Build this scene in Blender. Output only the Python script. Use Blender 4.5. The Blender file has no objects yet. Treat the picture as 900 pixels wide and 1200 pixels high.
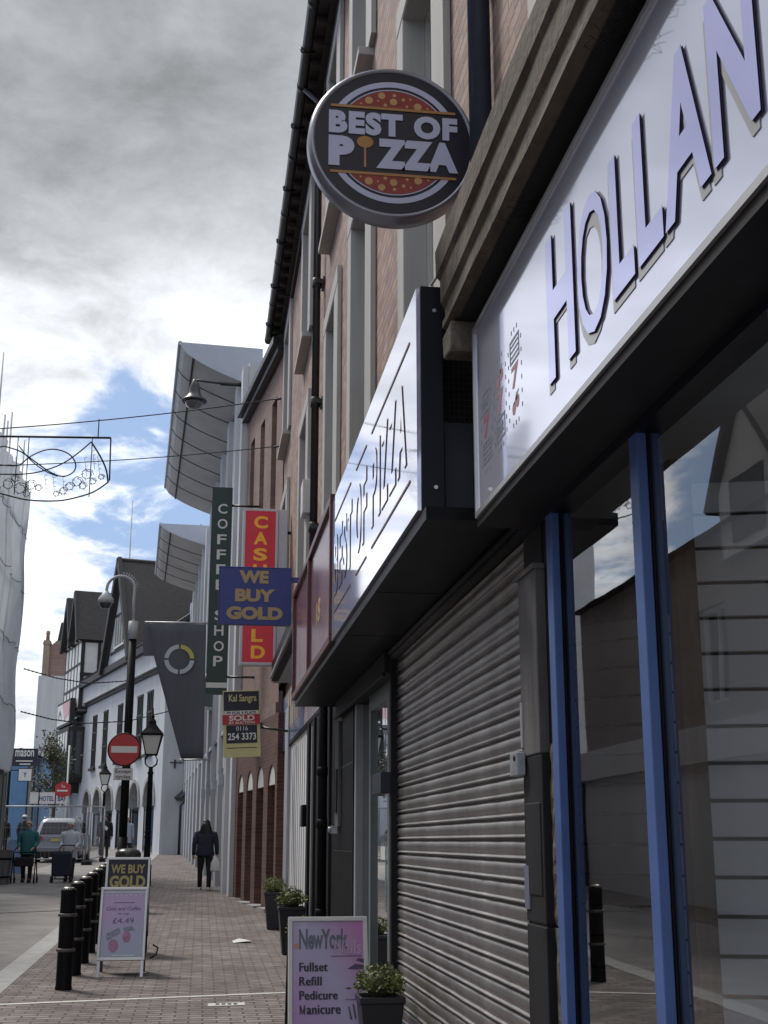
import bpy, bmesh, math, random
from mathutils import Vector, Matrix
R = math.radians
random.seed(7)
SC = bpy.context.scene
COL = SC.collection

# ------------------------------------------------------------------ camera, sky, sun, exposure
CAM_H = 1.70
SLOPE = 0.018
cd = bpy.data.cameras.new("camera")
cam = bpy.data.objects.new("camera", cd)
COL.objects.link(cam)
cam.location = (0, 0, CAM_H)
cam.rotation_euler = (R(90 + 14.431), 0, R(-7.903))
cd.sensor_fit = 'VERTICAL'
cd.sensor_height = 24.0
cd.sensor_width = 18.0
cd.lens = 30.0
cd.clip_start = 0.05
cd.clip_end = 3000
SC.camera = cam
SC.view_settings.view_transform = 'Standard'
SC.view_settings.look = 'None'
SC.view_settings.exposure = 0.66
SC.view_settings.gamma = 1.0
SC.view_settings.use_curve_mapping = False
SC.cycles.max_bounces = 7
SC.cycles.transparent_max_bounces = 12
SC.cycles.caustics_reflective = False
SC.cycles.caustics_refractive = False

SUN_EL, SUN_AZ = 52.0, -38.0           # azimuth from +Y towards +X
w = bpy.data.worlds.new("World")
SC.world = w
w.use_nodes = True
nt = w.node_tree
nt.nodes.clear()
N = lambda t: nt.nodes.new(t)
L = lambda a, b: nt.links.new(a, b)
out = N('ShaderNodeOutputWorld')
bg = N('ShaderNodeBackground')
bg.inputs['Strength'].default_value = 0.1
L(bg.outputs[0], out.inputs[0])
sky = N('ShaderNodeTexSky')
sky.sky_type = 'NISHITA'
sky.sun_disc = False
sky.sun_elevation = R(SUN_EL)
sky.sun_rotation = R(SUN_AZ)
sky.air_density = 1.0
sky.dust_density = 1.5
sky.ozone_density = 2.0
tc = N('ShaderNodeTexCoord')
nrm = N('ShaderNodeVectorMath'); nrm.operation = 'NORMALIZE'
L(tc.outputs['Generated'], nrm.inputs[0])
sep = N('ShaderNodeSeparateXYZ'); L(nrm.outputs[0], sep.inputs[0])


def wm(op, a, b=None, c=None, clamp=False):
    n = N('ShaderNodeMath'); n.operation = op; n.use_clamp = clamp
    for i, v in enumerate((a, b, c)):
        if v is None: continue
        if isinstance(v, (int, float)): n.inputs[i].default_value = v
        else: L(v, n.inputs[i])
    return n.outputs[0]


def wramp(fac, stops, interp='LINEAR'):
    n = N('ShaderNodeValToRGB'); n.color_ramp.interpolation = interp
    e = n.color_ramp.elements
    while len(e) < len(stops): e.new(0.5)
    for el, (p, v) in zip(e, stops):
        el.position = p
        el.color = v if isinstance(v, tuple) else (v, v, v, 1)
    L(fac, n.inputs[0])
    return n.outputs[0]


zc = wm('ABSOLUTE', sep.outputs[2])
den = wm('ADD', zc, 0.22)
cx = wm('DIVIDE', sep.outputs[0], den)
cy = wm('DIVIDE', sep.outputs[1], den)
cmb = N('ShaderNodeCombineXYZ')
L(cx, cmb.inputs[0]); L(cy, cmb.inputs[1]); cmb.inputs[2].default_value = 3.7


def wnoise(scale, detail, rough, dist=0.0, off=0.0):
    n = N('ShaderNodeTexNoise')
    n.inputs['Scale'].default_value = scale
    n.inputs['Detail'].default_value = detail
    n.inputs['Roughness'].default_value = rough
    n.inputs['Distortion'].default_value = dist
    if off:
        a = N('ShaderNodeVectorMath'); a.operation = 'ADD'
        a.inputs[1].default_value = (off, off * 0.7, off * 1.3)
        L(cmb.outputs[0], a.inputs[0]); L(a.outputs[0], n.inputs['Vector'])
    else:
        L(cmb.outputs[0], n.inputs['Vector'])
    return n.outputs[0]


n1 = wnoise(3.9, 12, 0.60, 0.35)
n2 = wnoise(2.3, 8, 0.60, 0.3, 11.3)
n3 = wnoise(8.0, 10, 0.66, 0.25, 4.1)
cover = wramp(zc, [(0.0, 0.62), (0.09, 0.58), (0.16, 0.47), (0.23, 0.43), (0.29, 0.47), (0.35, 0.62), (0.45, 0.82), (1.0, 0.70)])
m0 = wm('ADD', n1, wm('SUBTRACT', cover, 0.5))
# thinner cloud cover towards the left of the street
sx = wm('MULTIPLY', wm('MULTIPLY_ADD', sep.outputs[0], -2.6, -0.45, True), 0.09)
m0 = wm('SUBTRACT', m0, sx)
# a bank of white cloud just left of the street
b1 = wm('MULTIPLY_ADD', sep.outputs[0], -12.0, -0.9, True)
b2 = wm('MULTIPLY_ADD', sep.outputs[0], 12.0, 4.6, True)
m0 = wm('ADD', m0, wm('MULTIPLY', wm('MULTIPLY', b1, b2), 0.15))
mask = wramp(m0, [(0.44, 0.0), (0.60, 1.0)], 'EASE')
base = wramp(zc, [(0.0, 7.6), (0.20, 8.4), (0.29, 8.0), (0.35, 8.3), (0.395, 7.4), (0.44, 4.5), (0.49, 3.4), (0.60, 3.1), (0.75, 6.5), (1.0, 8.0)])
var = wm('MULTIPLY_ADD', n2, 1.5, 0.27)
var = wm('ADD', var, wm('MULTIPLY_ADD', n3, 0.95, -0.475))
var = wm('MAXIMUM', wm('MINIMUM', var, 1.45), 0.62)
# (colour ramps hold values up to 10 here; they are divided back by the 0.1 background strength)
cl = N('ShaderNodeMix'); cl.data_type = 'RGBA'; cl.blend_type = 'MULTIPLY'; cl.inputs[0].default_value = 1.0
bc = N('ShaderNodeCombineColor')
bm_ = wm('MULTIPLY', base, var)
for i in range(3): L(bm_, bc.inputs[i])
L(bc.outputs[0], cl.inputs[6]); cl.inputs[7].default_value = (0.92, 0.952, 1.0, 1)
blue = N('ShaderNodeMix'); blue.data_type = 'RGBA'; blue.blend_type = 'MIX'
blue.inputs[0].default_value = 0.75
L(sky.outputs[0], blue.inputs[6]); blue.inputs[7].default_value = (2.1, 3.0, 4.8, 1)
mx = N('ShaderNodeMix'); mx.data_type = 'RGBA'
L(mask, mx.inputs[0]); L(blue.outputs[2], mx.inputs[6]); L(cl.outputs[2], mx.inputs[7])
L(mx.outputs[2], bg.inputs['Color'])

sd = bpy.data.lights.new("sun", 'SUN')
sun = bpy.data.objects.new("sun", sd)
COL.objects.link(sun)
sd.energy = 1.7
sd.angle = R(14)
sd.color = (1.0, 0.95, 0.88)
sdir = Vector((math.sin(R(SUN_AZ)) * math.cos(R(SUN_EL)), math.cos(R(SUN_AZ)) * math.cos(R(SUN_EL)), math.sin(R(SUN_EL))))
sun.rotation_euler = sdir.to_track_quat('Z', 'Y').to_euler()
sun.location = (-8, 20, 40)


def gz(y): return SLOPE * min(y, 120.0)


# ------------------------------------------------------------------ materials
MATS = {}


def mat(name, col, rough=0.6, metal=0.0, var=0.15, scale=3.0, bump=0.0, bscale=None, col2=None, spec=0.5,
        streak=False, emit=None, coat=0.0):
    if name in MATS: return MATS[name]
    m = bpy.data.materials.new(name); m.use_nodes = True
    t = m.node_tree; b = t.nodes['Principled BSDF']
    b.inputs['Roughness'].default_value = rough
    b.inputs['Metallic'].default_value = metal
    b.inputs['Specular IOR Level'].default_value = spec
    if coat:
        b.inputs['Coat Weight'].default_value = coat
        b.inputs['Coat Roughness'].default_value = 0.04
    tc = t.nodes.new('ShaderNodeTexCoord')
    vec = tc.outputs['Object']
    if streak:
        mp = t.nodes.new('ShaderNodeMapping'); mp.inputs['Scale'].default_value = (1, 1, 0.12)
        t.links.new(vec, mp.inputs[0]); vec = mp.outputs[0]
    ns = t.nodes.new('ShaderNodeTexNoise'); ns.inputs['Scale'].default_value = scale
    ns.inputs['Detail'].default_value = 8; ns.inputs['Roughness'].default_value = 0.65
    t.links.new(vec, ns.inputs['Vector'])
    rp = t.nodes.new('ShaderNodeValToRGB')
    c2 = col2 if col2 else tuple(min(1, c * (1 + var)) for c in col)
    c1 = tuple(c * (1 - var) for c in col)
    rp.color_ramp.elements[0].position = 0.32; rp.color_ramp.elements[0].color = (*c1, 1)
    rp.color_ramp.elements[1].position = 0.70; rp.color_ramp.elements[1].color = (*c2, 1)
    t.links.new(ns.outputs[0], rp.inputs[0])
    t.links.new(rp.outputs[0], b.inputs['Base Color'])
    rr = t.nodes.new('ShaderNodeMapRange')
    rr.inputs[3].default_value = max(0.02, rough - 0.12 * rough); rr.inputs[4].default_value = min(1, rough + 0.25 * rough)
    t.links.new(ns.outputs[0], rr.inputs[0]); t.links.new(rr.outputs[0], b.inputs['Roughness'])
    if bump:
        n2 = t.nodes.new('ShaderNodeTexNoise'); n2.inputs['Scale'].default_value = bscale or scale * 6
        n2.inputs['Detail'].default_value = 5
        t.links.new(tc.outputs['Object'], n2.inputs['Vector'])
        bp = t.nodes.new('ShaderNodeBump'); bp.inputs['Strength'].default_value = bump; bp.inputs['Distance'].default_value = 0.02
        t.links.new(n2.outputs[0], bp.inputs['Height']); t.links.new(bp.outputs[0], b.inputs['Normal'])
    if emit:
        b.inputs['Emission Color'].default_value = (*emit[0], 1); b.inputs['Emission Strength'].default_value = emit[1]
    MATS[name] = m
    return m


def brick_mat(name, c1, c2, mortar, bw=0.225, rh=0.075, ms=0.006, uaxis=(0, 1, 0), vaxis=(0, 0, 1), rough=0.85, bump=0.5,
              stain=0.5, offset=0.5, spots=False):
    if name in MATS: return MATS[name]
    m = bpy.data.materials.new(name); m.use_nodes = True
    t = m.node_tree; b = t.nodes['Principled BSDF']
    b.inputs['Roughness'].default_value = rough
    tc = t.nodes.new('ShaderNodeTexCoord')
    du = t.nodes.new('ShaderNodeVectorMath'); du.operation = 'DOT_PRODUCT'; du.inputs[1].default_value = uaxis
    dv = t.nodes.new('ShaderNodeVectorMath'); dv.operation = 'DOT_PRODUCT'; dv.inputs[1].default_value = vaxis
    t.links.new(tc.outputs['Object'], du.inputs[0]); t.links.new(tc.outputs['Object'], dv.inputs[0])
    cb = t.nodes.new('ShaderNodeCombineXYZ')
    t.links.new(du.outputs['Value'], cb.inputs[0]); t.links.new(dv.outputs['Value'], cb.inputs[1])
    br = t.nodes.new('ShaderNodeTexBrick')
    br.offset = offset
    br.inputs['Scale'].default_value = 1.0
    br.inputs['Brick Width'].default_value = bw
    br.inputs['Row Height'].default_value = rh
    br.inputs['Mortar Size'].default_value = ms
    br.inputs['Mortar Smooth'].default_value = 0.3
    br.inputs['Bias'].default_value = -0.1
    br.inputs['Color1'].default_value = (*c1, 1); br.inputs['Color2'].default_value = (*c2, 1)
    br.inputs['Mortar'].default_value = (*mortar, 1)
    t.links.new(cb.outputs[0], br.inputs['Vector'])
    ns = t.nodes.new('ShaderNodeTexNoise'); ns.inputs['Scale'].default_value = 0.9; ns.inputs['Detail'].default_value = 9
    ns.inputs['Roughness'].default_value = 0.7
    t.links.new(tc.outputs['Object'], ns.inputs['Vector'])
    rp = t.nodes.new('ShaderNodeValToRGB')
    lo = 1 - 0.55 * stain
    rp.color_ramp.elements[0].position = 0.3; rp.color_ramp.elements[0].color = (lo, lo, lo, 1)
    rp.color_ramp.elements[1].position = 0.68; rp.color_ramp.elements[1].color = (1.12, 1.12, 1.12, 1)
    t.links.new(ns.outputs[0], rp.inputs[0])
    mu = t.nodes.new('ShaderNodeMix'); mu.data_type = 'RGBA'; mu.blend_type = 'MULTIPLY'; mu.inputs[0].default_value = 1
    t.links.new(br.outputs['Color'], mu.inputs[6]); t.links.new(rp.outputs[0], mu.inputs[7])
    t.links.new(mu.outputs[2], b.inputs['Base Color'])
    if spots:
        # trodden-in gum and grease marks
        vo = t.nodes.new('ShaderNodeTexVoronoi'); vo.inputs['Scale'].default_value = 2.6; vo.inputs['Randomness'].default_value = 1.0
        t.links.new(tc.outputs['Object'], vo.inputs['Vector'])
        vr = t.nodes.new('ShaderNodeValToRGB'); vr.color_ramp.elements[0].position = 0.055; vr.color_ramp.elements[0].color = (.42, .41, .40, 1)
        vr.color_ramp.elements[1].position = 0.085; vr.color_ramp.elements[1].color = (1, 1, 1, 1)
        t.links.new(vo.outputs['Distance'], vr.inputs[0])
        m3 = t.nodes.new('ShaderNodeMix'); m3.data_type = 'RGBA'; m3.blend_type = 'MULTIPLY'; m3.inputs[0].default_value = .8
        t.links.new(mu.outputs[2], m3.inputs[6]); t.links.new(vr.outputs[0], m3.inputs[7])
        n5 = t.nodes.new('ShaderNodeTexNoise'); n5.inputs['Scale'].default_value = 5.0; n5.inputs['Detail'].default_value = 4
        t.links.new(cb.outputs[0], n5.inputs['Vector'])
        r5 = t.nodes.new('ShaderNodeMapRange'); r5.inputs[1].default_value = .35; r5.inputs[2].default_value = .65; r5.inputs[3].default_value = .78; r5.inputs[4].default_value = 1.15
        t.links.new(n5.outputs[0], r5.inputs[0])
        m4 = t.nodes.new('ShaderNodeVectorMath'); m4.operation = 'SCALE'
        t.links.new(m3.outputs[2], m4.inputs[0]); t.links.new(r5.outputs[0], m4.inputs['Scale'])
        t.links.new(m4.outputs[0], b.inputs['Base Color'])
    n2 = t.nodes.new('ShaderNodeTexNoise'); n2.inputs['Scale'].default_value = 40
    t.links.new(tc.outputs['Object'], n2.inputs['Vector'])
    ad = t.nodes.new('ShaderNodeMath'); ad.operation = 'MULTIPLY_ADD'; ad.inputs[1].default_value = -1.0
    t.links.new(br.outputs['Fac'], ad.inputs[0]); t.links.new(n2.outputs[0], ad.inputs[2])
    bp = t.nodes.new('ShaderNodeBump'); bp.inputs['Strength'].default_value = bump; bp.inputs['Distance'].default_value = 0.008
    t.links.new(ad.outputs[0], bp.inputs['Height']); t.links.new(bp.outputs[0], b.inputs['Normal'])
    MATS[name] = m
    return m


def glass_mat(name, tint=(0.75, 0.8, 0.82), refl=1.0, ior=1.5):
    if name in MATS: return MATS[name]
    m = bpy.data.materials.new(name); m.use_nodes = True
    t = m.node_tree; t.nodes.clear()
    o = t.nodes.new('ShaderNodeOutputMaterial')
    tr = t.nodes.new('ShaderNodeBsdfTransparent'); tr.inputs[0].default_value = (*tint, 1)
    gl = t.nodes.new('ShaderNodeBsdfGlossy'); gl.inputs['Roughness'].default_value = 0.01; gl.inputs[0].default_value = (refl, refl, refl, 1)
    fr = t.nodes.new('ShaderNodeFresnel'); fr.inputs[0].default_value = ior
    tc = t.nodes.new('ShaderNodeTexCoord'); ns = t.nodes.new('ShaderNodeTexNoise'); ns.inputs['Scale'].default_value = 1.3
    bp = t.nodes.new('ShaderNodeBump'); bp.inputs['Strength'].default_value = 0.04; bp.inputs['Distance'].default_value = 0.02
    t.links.new(tc.outputs['Object'], ns.inputs['Vector']); t.links.new(ns.outputs[0], bp.inputs['Height'])
    t.links.new(bp.outputs[0], gl.inputs['Normal'])
    mixf = t.nodes.new('ShaderNodeMath'); mixf.operation = 'MULTIPLY_ADD'; mixf.inputs[1].default_value = 1.35; mixf.inputs[2].default_value = 0.03
    mixf.use_clamp = True
    t.links.new(fr.outputs[0], mixf.inputs[0])
    mx = t.nodes.new('ShaderNodeMixShader')
    t.links.new(mixf.outputs[0], mx.inputs[0]); t.links.new(tr.outputs[0], mx.inputs[1]); t.links.new(gl.outputs[0], mx.inputs[2])
    t.links.new(mx.outputs[0], o.inputs[0])
    MATS[name] = m
    return m


M_brick = brick_mat("terrace_brick", (0.46, 0.32, 0.275), (0.29, 0.175, 0.15), (0.25, 0.215, 0.195), stain=0.65, ms=0.012, bw=0.25, rh=0.086)
M_brick2 = brick_mat("old_brown_brick", (0.30, 0.20, 0.175), (0.24, 0.155, 0.135), (0.26, 0.22, 0.20), uaxis=(-0.12, 0.993, 0), stain=0.5)
M_brickdark = brick_mat("dark_red_brick", (0.155, 0.072, 0.058), (0.10, 0.048, 0.040), (0.15, 0.12, 0.11), uaxis=(0.7, 0.72, 0), stain=0.6)
M_brickopp = brick_mat("opposite_brick", (0.31, 0.27, 0.25), (0.25, 0.205, 0.19), (0.33, 0.31, 0.30), stain=0.5)
M_pave = brick_mat("block_paving", (0.275, 0.235, 0.225), (0.155, 0.126, 0.122), (0.060, 0.052, 0.050), bw=0.24, rh=0.060, ms=0.0095,
                   uaxis=(1, 0, 0), vaxis=(0, 0.5, 0), stain=0.85, rough=0.75, bump=0.9, spots=True)
M_asph = mat("asphalt", (0.25, 0.238, 0.232), 0.85, var=0.25, scale=1.6, bump=0.5, bscale=160)
M_ground = mat("ground_earth", (0.12, 0.115, 0.11), 0.9, var=0.2, scale=0.6)
M_granite = mat("granite_kerb", (0.34, 0.34, 0.34), 0.7, var=0.2, scale=5, bump=0.2, bscale=90)
M_strip = mat("pale_stone_strip", (0.60, 0.59, 0.56), 0.7, var=0.2, scale=7)
M_stone = mat("painted_stone", (0.43, 0.42, 0.405), 0.65, var=0.12, scale=4, bump=0.1, streak=True)
M_cornice = mat("weathered_cornice", (0.098, 0.080, 0.063), 0.85, var=0.5, scale=5, bump=0.45, bscale=22, streak=False)
M_dirty = mat("dirty_stone", (0.13, 0.115, 0.095), 0.85, var=0.55, scale=12, bump=0.8, bscale=30)
M_black = mat("black_paint", (0.007, 0.007, 0.009), 0.5, var=0.3, scale=6, spec=0.14)
M_soffit = mat("black_soffit", (0.004, 0.004, 0.006), 0.4, var=0.4, scale=3, spec=0.14)
M_darkwood = mat("dark_eaves_board", (0.030, 0.023, 0.021), 0.6, var=0.4, scale=6)
M_gutter = mat("black_gutter", (0.022, 0.021, 0.022), 0.35, var=0.4, scale=9)
M_navy = mat("navy_pipe_paint", (0.030, 0.040, 0.070), 0.45, var=0.3, scale=5)
M_navypanel = mat("dark_navy_panel", (0.007, 0.008, 0.014), 0.45, var=0.2, scale=3, spec=0.25)
M_navypanel2 = mat("slate_blue_panel", (0.020, 0.026, 0.042), 0.5, var=0.2, scale=3)
M_mesh = mat("black_wire", (0.012, 0.012, 0.013), 0.9, var=0.2, spec=0.1)
M_wframe = mat("white_window_frame", (0.62, 0.62, 0.60), 0.4, var=0.08)
M_wglass = mat("dark_window_glass", (0.030, 0.034, 0.040), 0.06, var=0.3, scale=1.2, spec=0.9)
M_void = mat("dark_interior_and_shade", (0.012, 0.012, 0.013), 0.9, var=0.3)
M_slate = mat("roof_slate", (0.045, 0.040, 0.040), 0.75, var=0.35, scale=6, bump=0.4)
M_signwhite = mat("gloss_white_sign", (0.72, 0.74, 0.90), 0.05, metal=0.50, var=0.02, scale=1.5, spec=0.6)
M_alu = mat("aluminium_trim", (0.55, 0.55, 0.56), 0.35, metal=0.7, var=0.1)
M_lilac = mat("lilac_letter_face", (0.54, 0.56, 0.93), 0.05, metal=0.50, var=0.02, spec=0.6)
M_navyedge = mat("dark_purple_edge", (0.020, 0.012, 0.045), 0.8, var=0.1, spec=0.05)
M_shadowgrey = mat("printed_grey", (0.40, 0.40, 0.42), 0.2, var=0.05)
M_maroonedge = mat("maroon_edge", (0.085, 0.015, 0.020), 0.35, var=0.2)
M_maroongloss = mat("gloss_maroon_panel", (0.22, 0.10, 0.13), 0.24, var=0.4, scale=1.2, spec=0.6, metal=.2)
M_shutter = mat("galvanised_shutter", (0.34, 0.325, 0.315), 0.34, metal=0.8, var=0.30, scale=3, bump=0.05, streak=True)
M_blue = mat("blue_powder_coat", (0.070, 0.130, 0.350), 0.42, var=0.12, scale=5)
M_blue2 = mat("deep_blue_frame", (0.038, 0.070, 0.165), 0.45, var=0.15, scale=5)
M_slat = mat("pale_slatwall", (0.80, 0.82, 0.84), 0.5, var=0.06, scale=1)
M_groove = mat("slatwall_groove", (0.03, 0.03, 0.03), 0.8)
M_woodpost = mat("worn_brown_post", (0.14, 0.10, 0.065), 0.7, var=0.5, scale=12, streak=True)
M_greywood = mat("weathered_grey_board", (0.12, 0.115, 0.12), 0.65, var=0.4, scale=9, streak=True, bump=0.2)
M_greydark = mat("charcoal_board", (0.017, 0.017, 0.020), 0.55, var=0.5, scale=8, streak=True, spec=0.25)
M_steel = mat("bare_steel", (0.42, 0.44, 0.47), 0.4, metal=0.7, var=0.3, scale=14)
M_greyframe = mat("grey_green_frame", (0.16, 0.185, 0.19), 0.45, var=0.12, scale=4)
M_lightframe = mat("light_grey_frame", (0.34, 0.36, 0.39), 0.4, var=0.1)
M_white = mat("white_paint", (0.72, 0.72, 0.71), 0.5, var=0.06)
M_offwhite = mat("off_white_render", (0.56, 0.57, 0.60), 0.8, var=0.12, scale=2.5, streak=True, bump=0.15)
M_timber = mat("black_timber", (0.022, 0.020, 0.020), 0.6, var=0.4)
M_pizzaface = mat("dark_sign_face", (0.018, 0.018, 0.030), 0.3, var=0.1)
M_pizzawhite = mat("lilac_white_print", (0.52, 0.53, 0.72), 0.4, var=0.03)
M_gold = mat("orange_gold_print", (0.42, 0.21, 0.07), 0.4, var=0.08)
M_pizzared = mat("pizza_red_print", (0.27, 0.040, 0.032), 0.4, var=0.25, scale=14)
M_cheese = mat("cheese_print", (0.52, 0.31, 0.12), 0.4, var=0.15)
M_rim = mat("satin_metal_rim", (0.30, 0.31, 0.36), 0.35, metal=0.75, var=0.15)
M_signred = mat("red_acrylic", (0.46, 0.022, 0.045), 0.3, var=0.15, emit=((0.7, 0.01, 0.03), 0.07))
M_signyellow = mat("yellow_acrylic", (0.85, 0.42, 0.03), 0.3, var=0.05, emit=((0.9, 0.42, 0.02), 0.05))
M_signblue = mat("royal_blue_sign", (0.030, 0.045, 0.235), 0.35, var=0.08)
M_tan = mat("tan_gold_letters", (0.46, 0.33, 0.17), 0.45, var=0.06)
M_palegold = mat("pale_gold_letters", (0.46, 0.38, 0.16), 0.45, var=0.08)
M_green = mat("dark_green_sign", (0.008, 0.034, 0.028), 0.35, var=0.15)
M_letterwhite = mat("white_letters", (0.68, 0.70, 0.68), 0.4, var=0.04)
M_lightbox = mat("pale_lightbox_side", (0.56, 0.58, 0.62), 0.4, var=0.06)
M_cream = mat("pale_yellow_board", (0.58, 0.54, 0.26), 0.5, var=0.08)
M_boardnavy = mat("ink_blue_print", (0.014, 0.014, 0.032), 0.45, var=0.15)
M_boardred = mat("board_red", (0.42, 0.030, 0.040), 0.45, var=0.1)
M_banner = mat("charcoal_fabric", (0.105, 0.108, 0.125), 0.85, var=0.15, scale=2.5, streak=True)
M_ringyellow = mat("olive_yellow_print", (0.50, 0.46, 0.13), 0.7, var=0.05)
M_ringgrey = mat("light_grey_print", (0.50, 0.51, 0.55), 0.7, var=0.05)
M_canopy = mat("zinc_cladding", (0.52, 0.51, 0.51), 0.6, metal=0.0, var=0.14, scale=1.2, streak=False)
M_canopyend = mat("pale_canopy_end", (0.40, 0.43, 0.50), 0.45, var=0.05)
M_seam = mat("dark_seam", (0.05, 0.05, 0.055), 0.7)
M_sheet = mat("scaffold_sheeting", (0.40, 0.41, 0.46), 0.6, var=0.22, scale=1.6, bump=1.0, bscale=2.2)
M_pole = mat("galvanised_pole", (0.36, 0.37, 0.39), 0.45, metal=0.6, var=0.15)
M_cable = mat("dark_cable", (0.02, 0.02, 0.022), 0.6)
M_greypaint = mat("grey_cap_paint", (0.40, 0.43, 0.46), 0.5, var=0.1)
M_reflred = mat("traffic_red", (0.46, 0.028, 0.032), 0.4, var=0.06)
M_lampglass = mat("frosted_lantern_glass", (0.62, 0.62, 0.60), 0.25, var=0.05)
M_skin = mat("skin", (0.50, 0.31, 0.24), 0.55, var=0.06)
M_hairblack = mat("black_hair", (0.012, 0.010, 0.010), 0.45, var=0.3, scale=30)
M_hairwhite = mat("white_hair", (0.62, 0.60, 0.57), 0.7, var=0.12, scale=30)
M_hairfair = mat("fair_hair", (0.46, 0.37, 0.27), 0.7, var=0.2, scale=30)
M_clothnavy = mat("navy_cloth", (0.022, 0.024, 0.042), 0.85, var=0.25, scale=9)
M_clothblack = mat("black_cloth", (0.012, 0.012, 0.014), 0.85, var=0.3, scale=9)
M_teal = mat("teal_knit", (0.035, 0.165, 0.185), 0.9, var=0.2, scale=14)
M_coatwhite = mat("white_coat_cloth", (0.62, 0.65, 0.72), 0.85, var=0.08, scale=9)
M_clothblue = mat("pale_blue_cloth", (0.36, 0.42, 0.52), 0.85, var=0.1)
M_shoe = mat("shoe_white", (0.55, 0.54, 0.52), 0.6)
M_leaf = mat("leaf_green", (0.085, 0.12, 0.030), 0.5, var=0.35, scale=9, col2=(0.26, 0.29, 0.09))
M_leafdark = mat("leaf_dark", (0.040, 0.052, 0.020), 0.6, var=0.35, scale=5, col2=(0.10, 0.11, 0.045))
M_pot = mat("matt_black_pot", (0.016, 0.017, 0.024), 0.42, var=0.2, scale=4)
M_bark = mat("bark", (0.10, 0.08, 0.06), 0.9, var=0.3, scale=8)
M_silver = mat("silver_car_paint", (0.24, 0.26, 0.30), 0.3, metal=0.5, var=0.04, coat=0.6)
M_tail = mat("red_tail_lens", (0.36, 0.02, 0.02), 0.2, var=0.1)
M_tyre = mat("tyre_rubber", (0.016, 0.016, 0.017), 0.8)
M_glass = glass_mat("shop_glass", tint=(0.93, 0.95, 0.96))
M_glass2 = glass_mat("door_glass", tint=(0.66, 0.74, 0.74))
M_postblue = mat("poster_blue", (0.08, 0.14, 0.36), 0.25, var=0.4, scale=4, coat=0.5)
M_postpale = mat("poster_pale", (0.62, 0.55, 0.62), 0.25, var=0.25, scale=3, coat=0.5)
M_brickpost = mat("poster_ochre", (0.42, 0.28, 0.10), 0.3, var=0.3, scale=8)
M_brightblue = mat("bright_blue_render", (0.13, 0.26, 0.46), 0.7, var=0.1)
M_chimney = mat("buff_stone", (0.30, 0.24, 0.18), 0.85, var=0.25)
M_pink = mat("magenta_print", (0.50, 0.16, 0.42), 0.3, var=0.2, scale=1.5)
M_printdark = mat("charcoal_print", (0.035, 0.035, 0.05), 0.4, var=0.1)
M_printgrey = mat("slate_print", (0.15, 0.16, 0.22), 0.4, var=0.1)
M_bluboard = mat("pale_blue_board", (0.18, 0.28, 0.48), 0.5, var=0.1)


def sheet_mat():
    m = M_sheet; t = m.node_tree; b = t.nodes['Principled BSDF']; o = [n for n in t.nodes if n.type == 'OUTPUT_MATERIAL'][0]
    tl = t.nodes.new('ShaderNodeBsdfTranslucent'); tl.inputs[0].default_value = (0.80, 0.82, 0.86, 1)
    mx = t.nodes.new('ShaderNodeMixShader'); mx.inputs[0].default_value = 0.35
    t.links.new(b.outputs[0], mx.inputs[1]); t.links.new(tl.outputs[0], mx.inputs[2]); t.links.new(mx.outputs[0], o.inputs[0])


sheet_mat()


def grad_mat(name, c1, c2, axis, p0, p1, c3=None, pm=0.5, noise=0.2, rough=0.25, coat=0.5):
    """printed poster paper: a printed blend of inks"""
    m = bpy.data.materials.new(name); m.use_nodes = True
    t = m.node_tree; b = t.nodes['Principled BSDF']
    b.inputs['Roughness'].default_value = rough; b.inputs['Coat Weight'].default_value = coat
    tc = t.nodes.new('ShaderNodeTexCoord')
    dt = t.nodes.new('ShaderNodeVectorMath'); dt.operation = 'DOT_PRODUCT'; dt.inputs[1].default_value = axis
    t.links.new(tc.outputs['Object'], dt.inputs[0])
    ns = t.nodes.new('ShaderNodeTexNoise'); ns.inputs['Scale'].default_value = 3; t.links.new(tc.outputs['Object'], ns.inputs['Vector'])
    mr = t.nodes.new('ShaderNodeMapRange'); mr.inputs[1].default_value = p0; mr.inputs[2].default_value = p1
    t.links.new(dt.outputs['Value'], mr.inputs[0])
    ad = t.nodes.new('ShaderNodeMath'); ad.operation = 'MULTIPLY_ADD'; ad.inputs[1].default_value = noise
    t.links.new(ns.outputs[0], ad.inputs[0]); t.links.new(mr.outputs[0], ad.inputs[2])
    sb = t.nodes.new('ShaderNodeMath'); sb.operation = 'SUBTRACT'; sb.inputs[1].default_value = noise * 0.5
    t.links.new(ad.outputs[0], sb.inputs[0])
    rp = t.nodes.new('ShaderNodeValToRGB')
    rp.color_ramp.elements[0].color = (*c1, 1); rp.color_ramp.elements[1].color = (*c2, 1)
    if c3:
        e = rp.color_ramp.elements.new(pm); e.color = (*c3, 1)
    t.links.new(sb.outputs[0], rp.inputs[0]); t.links.new(rp.outputs[0], b.inputs['Base Color'])
    return m


# ------------------------------------------------------------------ geometry helpers
ROOT = {}


class Fr:
    """a wall frame: u runs to the viewer's right, v up, d out towards the viewer"""
    def __init__(s, o, u, n, v=(0, 0, 1)):
        s.o = Vector(o); s.u = Vector(u).normalized(); s.n = Vector(n).normalized(); s.v = Vector(v).normalized()

    def p(s, u, v, d=0.0): return s.o + s.u * u + s.v * v + s.n * d


W = Fr((0, 0, 0), (1, 0, 0), (0, -1, 0))       # u = x, v = z, d = -y


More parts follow.
